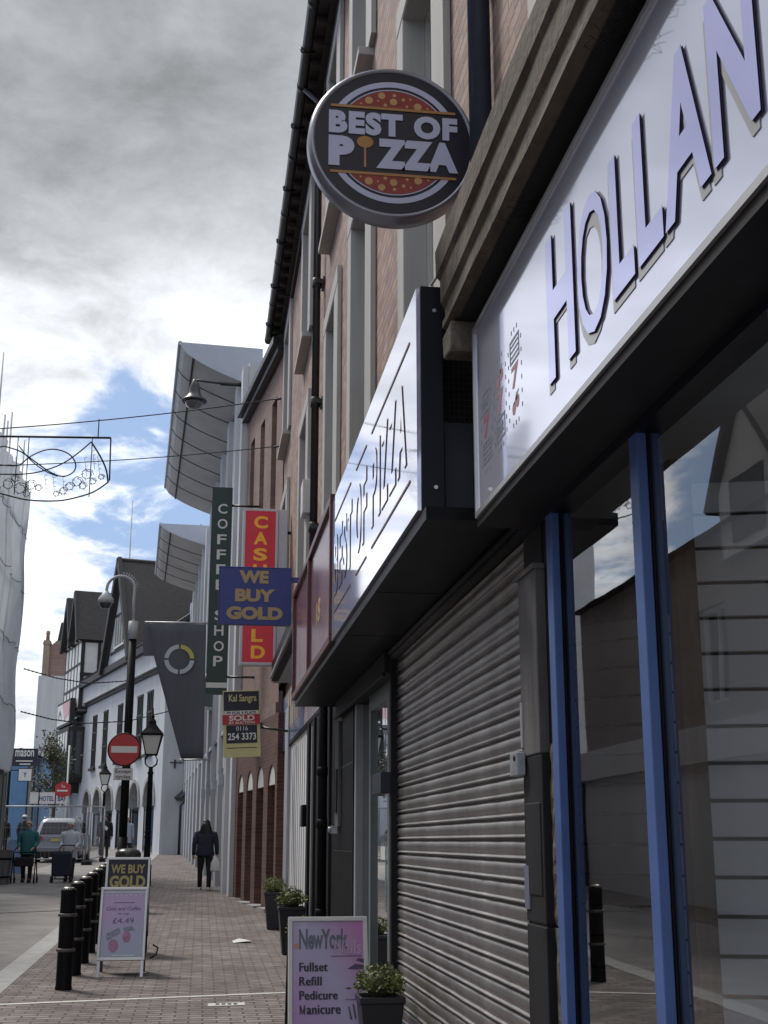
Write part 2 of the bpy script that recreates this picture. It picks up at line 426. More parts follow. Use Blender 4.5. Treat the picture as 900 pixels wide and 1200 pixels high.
class MB:
    def __init__(s): s.v = []; s.f = []; s.m = []; s.cm = 0; s.sm = []; s.smooth = False

    def add(s, pts, faces):
        b = len(s.v); s.v += [Vector(p) for p in pts]
        for f in faces:
            s.f.append(tuple(b + i for i in f)); s.m.append(s.cm); s.sm.append(s.smooth)
        return s

    def quad(s, *p): return s.add(p, [tuple(range(len(p)))])

    def hexa(s, p):
        return s.add(p, [(0, 3, 2, 1), (4, 5, 6, 7), (0, 1, 5, 4), (1, 2, 6, 5), (2, 3, 7, 6), (3, 0, 4, 7)])

    def box(s, fr, u0, u1, v0, v1, d0, d1):
        P = fr.p
        return s.hexa([P(u0, v0, d0), P(u1, v0, d0), P(u1, v0, d1), P(u0, v0, d1), P(u0, v1, d0), P(u1, v1, d0), P(u1, v1, d1), P(u0, v1, d1)])

    def wb(s, x0, x1, y0, y1, z0, z1): return s.box(W, x0, x1, z0, z1, -y1, -y0)

    def prism(s, fr, poly, d0, d1):
        n = len(poly)
        pts = [fr.p(u, v, d0) for u, v in poly] + [fr.p(u, v, d1) for u, v in poly]
        return s.add(pts, [tuple(range(n - 1, -1, -1)), tuple(range(n, 2 * n))] + [(i, (i + 1) % n, n + (i + 1) % n, n + i) for i in range(n)])

    def sheet(s, fr, poly, d):
        return s.add([fr.p(u, v, d) for u, v in poly], [tuple(range(len(poly)))])

    def tube(s, pts, r, n=8, caps=True):
        pts = [Vector(p) for p in pts]; k = len(pts)
        rs = r if isinstance(r, (list, tuple)) else [r] * k
        sm = s.smooth; s.smooth = True
        b = len(s.v); up = None
        for i, p in enumerate(pts):
            t = (pts[min(i + 1, k - 1)] - pts[max(i - 1, 0)]).normalized()
            if up is None:
                up = t.orthogonal().normalized()
            else:
                up = (up - t * up.dot(t))
                up = up.normalized() if up.length > 1e-6 else t.orthogonal().normalized()
            sd_ = t.cross(up)
            for j in range(n):
                a = 2 * math.pi * j / n
                s.v.append(p + (up * math.cos(a) + sd_ * math.sin(a)) * rs[i])
        for i in range(k - 1):
            for j in range(n):
                a = b + i * n + j; c = b + i * n + (j + 1) % n
                s.f.append((a, c, c + n, a + n)); s.m.append(s.cm); s.sm.append(True)
        if caps:
            s.f.append(tuple(b + j for j in range(n - 1, -1, -1))); s.m.append(s.cm); s.sm.append(False)
            s.f.append(tuple(b + (k - 1) * n + j for j in range(n))); s.m.append(s.cm); s.sm.append(False)
        s.smooth = sm
        return s

    def rings(s, rings, caps=True, smooth=True):
        """rings: lists of the same number of points"""
        n = len(rings[0]); b = len(s.v)
        for r_ in rings: s.v += [Vector(p) for p in r_]
        for i in range(len(rings) - 1):
            for j in range(n):
                a = b + i * n + j; c = b + i * n + (j + 1) % n
                s.f.append((a, c, c + n, a + n)); s.m.append(s.cm); s.sm.append(smooth)
        if caps:
            s.f.append(tuple(b + j for j in range(n - 1, -1, -1))); s.m.append(s.cm); s.sm.append(False)
            e = b + (len(rings) - 1) * n
            s.f.append(tuple(e + j for j in range(n))); s.m.append(s.cm); s.sm.append(False)
        return s

    def lathe(s, c, prof, n=16, axis=(0, 0, 1), smooth=True):
        c = Vector(c); ax = Vector(axis).normalized(); a1 = ax.orthogonal().normalized(); a2 = ax.cross(a1)
        return s.rings([[c + ax * z + (a1 * math.cos(2 * math.pi * j / n) + a2 * math.sin(2 * math.pi * j / n)) * max(r_, 1e-4) for j in range(n)] for r_, z in prof], True, smooth)

    def ball(s, c, r, n=12, k=8):
        c = Vector(c); rx, ry, rz = r if isinstance(r, (tuple, list)) else (r, r, r)
        return s.rings([[c + Vector((rx * math.sin(math.pi * i / k) * math.cos(2 * math.pi * j / n), ry * math.sin(math.pi * i / k) * math.sin(2 * math.pi * j / n), -rz * math.cos(math.pi * i / k))) for j in range(n)] for i in range(k + 1)], False)

    def mesh(s, me, M):
        b = len(s.v); s.v += [M @ v.co for v in me.vertices]
        for p in me.polygons:
            s.f.append(tuple(b + i for i in p.vertices)); s.m.append(s.cm); s.sm.append(False)
        return s

    def build(s, name, mats, parent=None, bevel=0.0, local=False, kind=None, fix=True, bseg=2):
        if not isinstance(mats, (list, tuple)): mats = [mats]
        me = bpy.data.meshes.new(name)
        vs = s.v
        loc = Vector((0, 0, 0))
        if parent is not None and not local:
            Mi = ROOT[parent.name].inverted()
            vs = [Mi @ v for v in vs]
        elif parent is None and not local:
            lo = Vector((min(v.x for v in vs), min(v.y for v in vs), min(v.z for v in vs)))
            hi = Vector((max(v.x for v in vs), max(v.y for v in vs), 0))
            loc = Vector(((lo.x + hi.x) / 2, (lo.y + hi.y) / 2, lo.z))
            vs = [v - loc for v in vs]
        me.from_pydata([tuple(v) for v in vs], [], s.f)
        for m in mats: me.materials.append(m)
        for p, mi, sm in zip(me.polygons, s.m, s.sm): p.material_index = mi; p.use_smooth = sm
        if fix:
            b = bmesh.new(); b.from_mesh(me); bmesh.ops.recalc_face_normals(b, faces=b.faces); b.to_mesh(me); b.free()
        o = bpy.data.objects.new(name, me); COL.objects.link(o)
        if parent is not None:
            o.parent = parent; ROOT[o.name] = ROOT[parent.name]
        else:
            o.location = loc; ROOT[o.name] = Matrix.Translation(loc)
        if kind: o['kind'] = kind
        if bevel:
            md = o.modifiers.new('bevel', 'BEVEL'); md.width = bevel; md.segments = bseg; md.limit_method = 'ANGLE'; md.angle_limit = R(40)
            md.harden_normals = False
        return o


def tag(o, label, cat, group=None):
    o['label'] = label; o['category'] = cat
    if group: o['group'] = group
    return o


def thing(name, label, cat, loc=(0, 0, 0), rz=0.0, group=None):
    o = bpy.data.objects.new(name, None); COL.objects.link(o)
    o.location = loc; o.rotation_euler = (0, 0, rz); o.empty_display_size = 0.2
    ROOT[o.name] = Matrix.Translation(Vector(loc)) @ Matrix.Rotation(rz, 4, 'Z')
    return tag(o, label, cat, group)


def dup(root, loc, rz=None, label=None):
    def cp(o, par):
        c = o.copy(); COL.objects.link(c); c.parent = par
        for ch in list(o.children): cp(ch, c)
        return c
    r_ = cp(root, None); r_.location = loc
    if rz is not None: r_.rotation_euler = (0, 0, rz)
    if label: r_['label'] = label
    return r_


TXT = {}


def text_mesh(s_, bold=0.0, shear=0.0, space=1.0):
    k = (s_, bold, shear, space)
    if k in TXT: return TXT[k]
    cu = bpy.data.curves.new('t', 'FONT'); cu.body = s_; cu.size = 1.0; cu.extrude = 0.5; cu.offset = bold; cu.shear = shear
    cu.resolution_u = 4; cu.space_character = space
    ob = bpy.data.objects.new('t', cu); COL.objects.link(ob)
    dg = bpy.context.evaluated_depsgraph_get(); dg.update()
    me = bpy.data.meshes.new_from_object(ob.evaluated_get(dg))
    bpy.data.objects.remove(ob)
    xs = [v.co.x for v in me.vertices]; ys = [v.co.y for v in me.vertices]
    TXT[k] = (me, min(xs), max(xs), min(ys), max(ys))
    return TXT[k]


def text(mb, fr, s_, u0, u1, v0, v1, d0, d1, bold=0.0, shear=0.0, space=1.0, side=None):
    """letters fitted to the box u0..u1, v0..v1 of a frame and standing from d0 to d1"""
    me, x0, x1, y0, y1 = text_mesh(s_, bold, shear, space)
    sx = (u1 - u0) / (x1 - x0); sy = (v1 - v0) / (y1 - y0)
    b = len(mb.v)
    for v in me.vertices:
        mb.v.append(fr.p(u0 + (v.co.x - x0) * sx, v0 + (v.co.y - y0) * sy, d0 + (v.co.z + 0.5) * (d1 - d0)))
    for p in me.polygons:
        mb.f.append(tuple(b + i for i in p.vertices)); mb.sm.append(False)
        mb.m.append(mb.cm if (side is None or p.normal.z > 0.5) else side)


def disc(mb, fr, u, v, r_, d, n=24, r2=None):
    mb.sheet(fr, [(u + r_ * math.cos(2 * math.pi * i / n), v + (r2 or r_) * math.sin(2 * math.pi * i / n)) for i in range(n)], d)


def ring(mb, fr, u, v, r0, r1, d0, d1, n=48, a0=0.0, a1=360.0):
    full = abs(a1 - a0 - 360) < 1e-6
    k = n if full else max(3, int(n * (a1 - a0) / 360))
    poly = []
    for i in range(k + (0 if full else 1)):
        a = R(a0 + (a1 - a0) * i / k); poly.append((math.cos(a), math.sin(a)))
    m = len(poly)
    for i in range(m if full else m - 1):
        c, e = poly[i], poly[(i + 1) % m]
        P = lambda q, r_, d: fr.p(u + q[0] * r_, v + q[1] * r_, d)
        mb.hexa([P(c, r0, d0), P(c, r1, d0), P(e, r1, d0), P(e, r0, d0), P(c, r0, d1), P(c, r1, d1), P(e, r1, d1), P(e, r0, d1)])


def wall_holes(mb, fr, u0, u1, v0, v1, holes, depth, d=0.0):
    """a wall face with rectangular holes and their reveals"""
    us = sorted({u0, u1, *[h[0] for h in holes], *[h[1] for h in holes]})
    vs = sorted({v0, v1, *[h[2] for h in holes], *[h[3] for h in holes]})
    for i in range(len(us) - 1):
        for j in range(len(vs) - 1):
            a, b, c, e = us[i], us[i + 1], vs[j], vs[j + 1]
            if any(h[0] <= a and b <= h[1] and h[2] <= c and e <= h[3] for h in holes): continue
            mb.quad(fr.p(a, c, d), fr.p(b, c, d), fr.p(b, e, d), fr.p(a, e, d))
    for a, b, c, e in holes:
        P = fr.p
        for (p, q) in (((a, c), (b, c)), ((b, c), (b, e)), ((b, e), (a, e)), ((a, e), (a, c))):
            mb.quad(P(*p, d), P(*q, d), P(*q, d - depth), P(*p, d - depth))


# ------------------------------------------------------------------ ground, road, pavements
def sloped(name, x0, x1, y0, y1, off, m, nx=1):
    mb = MB()
    ys = [y for y in (y0, 120.0, y1) if y0 <= y <= y1]
    ys = sorted(set(ys))
    for a, b in zip(ys[:-1], ys[1:]):
        mb.quad((x0, a, gz(a) + off), (x1, a, gz(a) + off), (x1, b, gz(b) + off), (x0, b, gz(b) + off))
    o = mb.build(name, m, kind='structure', fix=False)
    return o


sloped('ground', -600, 600, -60, 1500, -0.02, M_ground)
sloped('road', -5.4, -2.18, -30, 118, -0.006, M_asph)
sloped('pavement', -1.90, 3.0, -30, 62, 0.0, M_pave)
sloped('far_pavement', -6.9, -5.4, -30, 118, 0.0, M_pave)
sloped('kerb', -2.18, -1.90, -30, 118, 0.004, M_granite)
sloped('plaza', -1.90, 1.0, 62, 118, -0.004, M_asph)
mb = MB()
fp = Fr((0, 0, 0), (1, 0, 0), (0, 0, 1), (0, 1, 0))
mb.add([(-1.9, 12.93, gz(12.93) + .004), (1.45, 13.58, gz(13.58) + .004), (1.45, 13.66, gz(13.66) + .004), (-1.9, 13.01, gz(13.01) + .004)], [(0, 1, 2, 3)])
mb.build('paving_strip', M_strip, kind='structure', fix=False)
# small iron cover plate set in the paving
mb = MB()
yc = 12.62
mb.cm = 0
mb.hexa([(0.12, yc, gz(yc) + .001), (0.46, yc + .05, gz(yc) + .001), (0.46, yc + .22, gz(yc + .2) + .001), (0.12, yc + .17, gz(yc + .2) + .001),
         (0.12, yc, gz(yc) + .008), (0.46, yc + .05, gz(yc) + .008), (0.46, yc + .22, gz(yc + .2) + .008), (0.12, yc + .17, gz(yc + .2) + .008)])
mb.cm = 1
for k in range(4):
    x = .19 + k * .055
    mb.hexa([(x, yc + .07, gz(yc) + .009), (x + .035, yc + .075, gz(yc) + .009), (x + .035, yc + .15, gz(yc) + .0105), (x, yc + .145, gz(yc) + .0105),
             (x, yc + .07, gz(yc) + .012), (x + .035, yc + .075, gz(yc) + .012), (x + .035, yc + .15, gz(yc) + .013), (x, yc + .145, gz(yc) + .013)])
tag(mb.build('cover_plate', [M_strip, M_printdark]), 'small pale rectangular cover plate set in the block paving near the white line', 'cover plate')
# road patch lines
mb = MB()
mb.add([(-5.2, 24.0, gz(24) - .002), (-2.3, 25.5, gz(25.5) - .002), (-2.3, 25.62, gz(25.62) - .002), (-5.2, 24.12, gz(24.12) - .002)], [(0, 1, 2, 3)])
mb.build('road_seam', M_black, kind='structure', fix=False)

# ------------------------------------------------------------------ the brick terrace above the shops
XU = 1.40
FU = Fr((XU, 0, 0), (0, -1, 0), (-1, 0, 0))
terrace = thing('brick_terrace', 'long red brick terrace with pale window surrounds rising above the shop signs on the right', 'building', (XU, 12, 0))
EAVE = 12.0
COLS = [(7.4, 8.66), (11.0, 12.25), (14.0, 15.05), (18.2, 19.5), (23.0, 24.4), (3.4, 4.66), (-0.4, 0.86)]
ROWS = [(4.72, 7.95), (9.16, 11.5)]
holes = [(-b, -a, c, e) for a, b in COLS for c, e in ROWS]
mb = MB()
wall_holes(mb, FU, -25.6, 3.0, 4.6, EAVE, holes, 0.17)
wall_holes(mb, Fr((1.52, 0, 0), (0, -1, 0), (-1, 0, 0)), -25.6, 3.0, 3.6, 4.6, [], 0.1)
mb.quad((XU, 25.6, 4.6), (9, 25.6, 4.6), (9, 25.6, EAVE), (XU, 25.6, EAVE))
mb.quad((XU, -3, 3.6), (9, -3, 3.6), (9, -3, EAVE), (XU, -3, EAVE))
mb.build('wall', M_brick, terrace, fix=False)
mb = MB(); mb.wb(2.6, 9, -2.9, 25.5, 3.62, EAVE); mb.build('rear_rooms', M_void, terrace)
mb = MB()
mb.prism(Fr((0, -3.2, 0), (1, 0, 0), (0, -1, 0)), [(XU - .30, EAVE + .10), (5.4, EAVE + 3.0), (9.5, EAVE + .2), (9.5, EAVE + .05), (XU - .30, EAVE + .02)], -28.8, 0)
mb.build('roof', M_slate, terrace)
# eaves: soffit boards, brackets, gutter
mb = MB()
mb.wb(XU - .30, XU + .05, -3, 25.6, EAVE - .02, EAVE + .03)
mb.wb(XU - .06, XU + .02, -3, 25.6, EAVE - .30, EAVE - .02)
mb.wb(XU - .14, XU - .06, -3, 25.6, EAVE - .12, EAVE - .02)
for k in range(60):
    y = -2.8 + k * .475
    mb.wb(XU - .27, XU - .06, y, y + .09, EAVE - .13, EAVE - .022)
mb.build('eaves', M_darkwood, terrace)
mb = MB()
prof = [(XU - .34 + .075 * math.cos(a), EAVE + .02 + .075 * math.sin(a)) for a in [math.pi + math.pi * i / 8 for i in range(9)]]
prof += [(x + (.012 if x < XU - .34 else -.012), z + .0) for x, z in reversed(prof)]
mb.rings([[(x, y, z) for x, z in prof] for y in (-3, 25.6)], True, False)
for k in range(15):
    y = -2 + k * 1.9
    mb.tube([(XU - .43, y, EAVE + .03), (XU - .42, y, EAVE - .04), (XU - .34, y, EAVE - .075), (XU - .24, y, EAVE - .02)], .016, 6)
    mb.lathe((XU - .34, y + .9, EAVE + .02), [(.080, -.05), (.080, .05)], 12, (0, 1, 0))
mb.build('gutter', M_gutter, terrace)


def sash(parent, fr, u0, u1, v0, v1, rev, surround=.28, near=.42, sill=True):
    mb = MB()
    e = .055
    d0, d1 = -rev + .001, -rev + .045
    mb.box(fr, u0, u0 + e, v0, v1, d0, d1); mb.box(fr, u1 - e, u1, v0, v1, d0, d1)
    mb.box(fr, u0 + e, u1 - e, v0, v0 + e, d0, d1); mb.box(fr, u0 + e, u1 - e, v1 - e, v1, d0, d1)
    vm = (v0 + v1) / 2
    mb.box(fr, u0 + e, u1 - e, vm - .025, vm + .025, d0, d1 + .01)
    um = (u0 + u1) / 2
    mb.box(fr, um - .012, um + .012, v0 + e, vm - .025, d0, d1 - .005); mb.box(fr, um - .012, um + .012, vm + .025, v1 - e, d0, d1 - .005)
    f = mb.build('window', M_wframe, parent)
    mb = MB(); mb.box(fr, u0 + .01, u1 - .01, v0 + .01, v1 - .01, -rev - .02, -rev + .012); mb.build('pane', M_wglass, f)
    mb = MB()
    s = .004
    mb.box(fr, u0 - surround, u0 - .0, v0 - .0, v1 + .0, s, .055)
    mb.box(fr, u1 + .0, u1 + near, v0 - .0, v1 + .0, s, .055)
    mb.box(fr, u0 - surround, u1 + near, v1 + .0, v1 + .22, s, .06)
    # lining of the reveal, in the same painted stone
    mb.box(fr, u0 + .001, u0 + .014, v0 + .001, v1 - .001, -rev + .046, .054)
    mb.box(fr, u1 - .014, u1 - .001, v0 + .001, v1 - .001, -rev + .046, .054)
    mb.box(fr, u0 + .014, u1 - .014, v1 - .015, v1 - .001, -rev + .046, .054)
    mb.build('surround', M_stone, f, bevel=.006)
    if sill:
        mb = MB(); mb.box(fr, u0 - .16, u1 + .20, v0 - .09, v0 - .002, -rev + .05, .15)
        mb.build('sill', M_stone, f, bevel=.008)
    return f


for a, b in COLS:
    for c, e in ROWS:
        sash(terrace, FU, -b, -a, c, e, .17)
# downpipes
mb = MB()
mb.tube([(XU - .10, 15.95, 4.7), (XU - .10, 15.95, EAVE - .25), (XU - .30, 15.95, EAVE - .05)], .052, 10)
for z in (5.6, 7.3, 9.0, 10.7):
    mb.lathe((XU - .10, 15.95, z), [(.055, -.07), (.068, -.06), (.068, .06), (.055, .07)], 12)
    mb.wb(XU - .13, XU + .0, 15.86, 15.89, z - .03, z + .03); mb.wb(XU - .13, XU + .0, 16.01, 16.04, z - .03, z + .03)
    mb.wb(XU - .03, XU + .0, 15.78, 16.12, z - .035, z + .035)
mb.build('downpipe', M_gutter, terrace)
mb = MB()
mb.tube([(XU - .075, 5.86, 4.62), (XU - .075, 5.86, EAVE - .25)], .060, 12)
for z in (6.2, 8.6, 11.0): mb.lathe((XU - .075, 5.86, z), [(.062, -.05), (.075, -.045), (.075, .045), (.062, .05)], 12)
mb.build('downpipe', M_navy, terrace)
# white utility box and cable high on the wall
mb = MB(); mb.wb(XU - .12, XU, 17.7, 18.1, 6.25, 6.75); mb.build('junction_box', M_wframe, terrace, bevel=.01)
mb = MB(); mb.tube([(XU - .015, 5.3, 4.75), (XU - .10, 6.6, 4.70), (XU - .16, 6.95, 4.9), (XU - .05, 7.2, 5.12), (XU - .01, 7.3, 5.15)], .009, 6); mb.build('cable', M_cable, terrace)
# weathered cornice above the arcade shop
FC = Fr((0, 5.74, 0), (1, 0, 0), (0, -1, 0))
mb = MB()
prof = [(1.50, 4.56), (1.07, 4.56), (1.052, 4.53), (1.055, 4.40), (1.075, 4.375), (1.078, 4.26), (1.098, 4.235), (1.10, 4.175), (1.085, 4.16), (1.085, 4.125), (1.13, 4.112), (1.50, 4.112)]
rg = []
rnd = random.Random(3)
ys = [-3 + i * .27 for i in range(33)]
ys[-1] = 5.74
for i, y in enumerate(ys):
    jit = 1 if 0 < i < len(ys) - 1 else 0
    rg.append([(x + (rnd.uniform(-.003, .003) if x < 1.3 else 0) * jit, y, z + rnd.uniform(-.003, .003) * (1 if x < 1.3 else 0)) for x, z in prof])
mb.rings(rg, True, False)
mb.build('cornice', M_cornice, terrace)
mb = MB(); mb.wb(1.135, 1.5, -2.9, 5.7, 4.098, 4.110); mb.build('underside_shade', M_void, terrace)  # near-black sheet added to paint the shade beneath the cornice
mb = MB()
mb.prism(Fr((0, 0, 0), (0, -1, 0), (-1, 0, 0)), [(-5.76, 3.97), (-5.58, 3.95), (-5.55, 4.095), (-5.78, 4.095)], -1.33, -1.09)
mb.build('corbel', M_dirty, terrace, bevel=.012)
# black bird netting under the cornice
mb = MB()
rnd = random.Random(5)
hexp = {}


def hp(i, j):
    if (i, j) not in hexp:
        x = 1.085 + j * .032 + (.016 if i % 2 else 0); y = 1.6 + i * .027
        hexp[(i, j)] = Vector((min(x, 1.24) + rnd.uniform(-.007, .007), y + rnd.uniform(-.009, .009), 4.088 - .05 * abs(math.sin(y * 2.1 + j)) * rnd.uniform(.3, 1)))
    return hexp[(i, j)]


for i in range(146):
    y_ = 1.6 + i * .027
    if not (1.9 < y_ < 2.5 or 2.75 < y_ < 3.35 or 4.3 < y_ < 4.5): continue
    for j in range(5):
        if rnd.random() < .25: continue
        mb.tube([hp(i, j), hp(i + 1, j)], .0011, 3, False)
        if i % 2 == 0 and j < 4: mb.tube([hp(i + 1, j), hp(i, j + 1)], .0011, 3, False)
        elif j < 4: mb.tube([hp(i, j + 1), hp(i + 1, j)], .0011, 3, False)
mb.build('bird_netting', M_mesh, terrace)

# ------------------------------------------------------------------ the old brown brick house with arches
P0 = Vector((1.38, 24.6, 0)); P1 = Vector((.80, 29.4, 0))
d2 = (P1 - P0).normalized()
F2 = Fr(P0, -d2, (-d2.y, d2.x, 0))        # u negative going away
L2 = (P1 - P0).length
arch = thing('arched_house', 'plain brown brick house with tall narrow windows over four round arches at the pavement', 'building', (1.1, 27, gz(27)))
AZ0 = gz(27)
mb = MB()
wins2 = [(-1.47, -.85, 8.1, 10.75), (-2.95, -2.36, 8.1, 10.75), (-4.35, -3.77, 8.1, 10.75)]
wall_holes(mb, F2, -L2, .0, 4.25, 11.55, wins2, .14)
mb.quad(F2.p(-L2, 4.25), F2.p(-L2, 4.25, -7), F2.p(-L2, 11.55, -7), F2.p(-L2, 11.55))
mb.build('wall', M_brick2, arch, fix=False)
for u0, u1, v0, v1 in wins2:
    mb = MB()
    mb.box(F2, u0, u1, v0, v0 + .05, -.16, -.10); mb.box(F2, u0, u1, v1 - .05, v1, -.16, -.10)
    mb.box(F2, u0, u0 + .05, v0 + .05, v1 - .05, -.16, -.10); mb.box(F2, u1 - .05, u1, v0 + .05, v1 - .05, -.16, -.10)
    mb.box(F2, u0 + .05, u1 - .05, (v0 + v1) / 2 - .03, (v0 + v1) / 2 + .03, -.16, -.09)
    f = mb.build('window', M_darkwood, arch)
    mb = MB(); mb.box(F2, u0 + .02, u1 - .02, v0 + .02, v1 - .02, -.17, -.13); mb.build('pane', M_wglass, f)
    mb = MB(); mb.box(F2, u0 - .06, u1 + .06, v0 - .09, v0, -.1, .08); mb.build('sill', M_darkwood, f)
mb = MB(); mb.box(F2, -L2 - .1, .0, 11.42, 11.60, -.1, .16); mb.box(F2, -L2 - .15, .0, 11.58, 11.72, .05, .26); mb.build('gutter', M_gutter, arch)
mb = MB(); mb.prism(Fr(P0 - d2 * .0, (d2.y, -d2.x, 0), -d2), [(-.24, 11.70), (3.5, 14.2), (7, 11.7)], -L2 - .12, .0); mb.build('roof', M_slate, arch)
# string course / timber band, then the arcade
mb = MB(); mb.box(F2, -L2, .0, 4.05, 4.28, -.05, .05); mb.build('band_course', M_brick2, arch)
mb = MB()
op = [(-.63, .16), (-1.98, -1.12), (-3.28, -2.46), (-4.50, -3.72)]
spr = 2.72
# pieces of the arcade wall between and above the openings
edges = [.36] + [e for o_ in op for e in (o_[1], o_[0])] + [-L2]
for i in range(0, len(edges), 2):
    a, b = edges[i], edges[i + 1]
    if a - b < .02: continue
    mb.box(F2, b, a, AZ0 - .3, spr, -.5, .06)
for a, b in op:
    c = (a + b) / 2; r_ = (b - a) / 2
    arc = [(c + r_ * math.cos(math.pi * i / 12), spr + r_ * math.sin(math.pi * i / 12)) for i in range(13)]
    for i in range(12):
        (x0, z0), (x1, z1) = arc[i], arc[i + 1]
        mb.hexa([F2.p(x1, z1, -.5), F2.p(x0, z0, -.5), F2.p(x0, z0, .06), F2.p(x1, z1, .06), F2.p(x1, 3.40, -.5), F2.p(x0, 3.40, -.5), F2.p(x0, 3.40, .06), F2.p(x1, 3.40, .06)])
for i in range(0, len(edges), 2):
    a, b = edges[i], edges[i + 1]
    mb.box(F2, b, a, spr, 3.40, -.5, .06)
mb.box(F2, -L2, .36, 3.40, 4.05, -.5, .06)
mb.build('arcade', M_brickdark, arch)
for a, b in op:
    c = (a + b) / 2; r_ = (b - a) / 2 - .004
    mb = MB(); mb.prism(F2, [(c + r_ * math.cos(math.pi * i / 12), spr + .02 + r_ * math.sin(math.pi * i / 12)) for i in range(13)], -.03, .035)
    mb.build('tympanum', M_white, arch)
for a, b in op:
    mb = MB(); mb.box(F2, a, b, AZ0 - .2, spr, -.44, -.38); dr = mb.build('door', M_darkwood, arch)
    mb = MB(); mb.box(F2, a + .08, b - .08, 1.6, spr - .1, -.38, -.365); mb.build('glazing', M_wglass, dr)
mb = MB()
for a, b in op: mb.box(F2, a - .0, b + .0, AZ0 - .3, gz(27) + .02, -.4, .22)
mb.build('doorstep', M_granite, arch)
mb = MB(); text(mb, F2, "1-3", -1.75, -1.42, 2.80, 2.93, -.159, -.155, bold=.02); mb.build('door_number', M_printdark, arch)

# ------------------------------------------------------------------ white shopping-centre front with the curved canopies
Q0 = Vector((.78, 29.4, 0)); Q1 = Vector((-.75, 63.8, 0))
d3 = (Q1 - Q0).normalized()
F3 = Fr(Q0, -d3, (-d3.y, d3.x, 0))
L3 = (Q1 - Q0).length
mall = thing('shopping_centre', 'pale shopping centre front with tall piers and two curved grey roof canopies', 'building', (0, 46, gz(46)))
mb = MB()
bays = []
u = 2.2
while u < 33:
    bays.append((-(u + 2.1), -u)); u += 3.1
hs = []
for k, (a, b) in enumerate(bays):
    hs.append((a, b, gz(29.4 + -b) + .35, 3.35)); hs.append((a, b, 6.2, 8.2)); hs.append((a, b, 9.2, 11.2))
wall_holes(mb, F3, -L3, 0, -.2, 13.0, hs, .25)
mb.quad(F3.p(-L3, -.2), F3.p(-L3, -.2, -9), F3.p(-L3, 13, -9), F3.p(-L3, 13))
mb.quad(F3.p(0, -.2), F3.p(0, -.2, -9), F3.p(0, 13, -9), F3.p(0, 13))
mb.quad(F3.p(0, 13), F3.p(-L3, 13), F3.p(-L3, 13, -9), F3.p(0, 13, -9))
mb.build('wall', M_offwhite, mall, fix=False)
for a, b in bays:
    for v0, v1 in ((None, 3.35), (6.2, 8.2), (9.2, 11.2)):
        if v0 is None: v0 = gz(29.4 - b) + .35
        mb = MB()
        mb.box(F3, a, a + .07, v0, v1, -.25, -.16); mb.box(F3, b - .07, b, v0, v1, -.25, -.16)
        mb.box(F3, a + .07, b - .07, v1 - .07, v1, -.25, -.16); mb.box(F3, a + .07, b - .07, v0, v0 + .07, -.25, -.16)
        mb.box(F3, (a + b) / 2 - .03, (a + b) / 2 + .03, v0 + .07, v1 - .07, -.25, -.17)
        f = mb.build('window', M_lightframe, mall)
        mb = MB(); mb.box(F3, a + .02, b - .02, v0 + .02, v1 - .02, -.27, -.20); mb.build('pane', M_wglass, f)
mb = MB()
for a, b in bays + [(-35, -33.4)]:
    for p_ in (b + .12, b + .62):
        mb.box(F3, p_, p_ + .26, gz(29.4 - b) - .3, 12.9, .002, .20)
mb.box(F3, -.6, -.02, -.2, 12.9, .002, .14)
mb.build('pier', M_offwhite, mall, bevel=.01)
mb = MB()
mb.box(F3, -L3, -.6, 3.50, 4.30, .003, .10); mb.box(F3, -L3, -.6, 8.4, 9.0, .003, .08); mb.box(F3, -L3, -.6, 4.32, 4.42, .003, .16)
mb.build('fascia_band', M_lightframe, mall)
mb = MB()
for a, b in bays: mb.box(F3, a, b, gz(29.4 - b) - .3, gz(29.4 - b) + .34, -.2, .06)
mb.build('plinth', M_granite, mall)
for a, b in bays[:4]:
    mb = MB(); mb.box(F3, b + .13, b + .33, 3.0, 3.25, .202, .32); mb.build('wall_light', M_greypaint, mall)


def canopy(y0, y1, xo0, xo1, xi0, xi1, zo, zi, ztop):
    """wing: outer edge high and thin, underside sweeping down to the wall"""
    def prof(t):
        xo = xo0 + (xo1 - xo0) * t; xi = xi0 + (xi1 - xi0) * t; y = y0 + (y1 - y0) * t
        low = []
        for i in range(15):
            s_ = i / 14
            # underside: steep at the outer lip, flattening to the wall
            low.append((xo + (xi - xo) * s_, y, zo - .05 - (zo - zi - .05) * (s_ ** .62)))
        top = [(xi + .5, y, zi), (xi + .5, y, ztop - .12), (xo, y, zo)]
        return low + top
    mb = MB()
    a, b = prof(0), prof(1)
    n = len(a)
    mb.add(a + b, [(i, (i + 1) % n, n + (i + 1) % n, n + i) for i in range(n)])
    c = mb.build('roof_canopy', M_canopy, mall)
    for q in (a, b):
        mb = MB(); mb.add(q, [tuple(range(n))]); mb.build('end_panel', M_canopyend, c)
    mb = MB()
    nseg = max(3, int((y1 - y0) / 1.75))
    for k in range(1, nseg):
        q = prof(k / nseg)[:15]
        mb.tube([(x, y, z - .012) for x, y, z in q], .014, 4, False)
    for s_ in (3, 14):
        q0, q1 = prof(0)[s_], prof(1)[s_]
        mb.tube([Vector(q0) - Vector((0, 0, .012)), Vector(q1) - Vector((0, 0, .012))], .03, 4, False)
    mb.build('seam', M_seam, c)
    mb = MB()
    q0, q1 = prof(0)[0], prof(1)[0]
    mb.tube([Vector(q0) + Vector((0, 0, .03)), Vector(q1) + Vector((0, 0, .03))], .055, 8)
    mb.build('edge_trim', M_canopyend, c)


canopy(31, 45, -.95, -1.69, .66, .02, 14.05, 13.05, 14.1)
canopy(48.8, 58.5, -1.95, -2.45, -.12, -.55, 13.62, 12.78, 13.7)
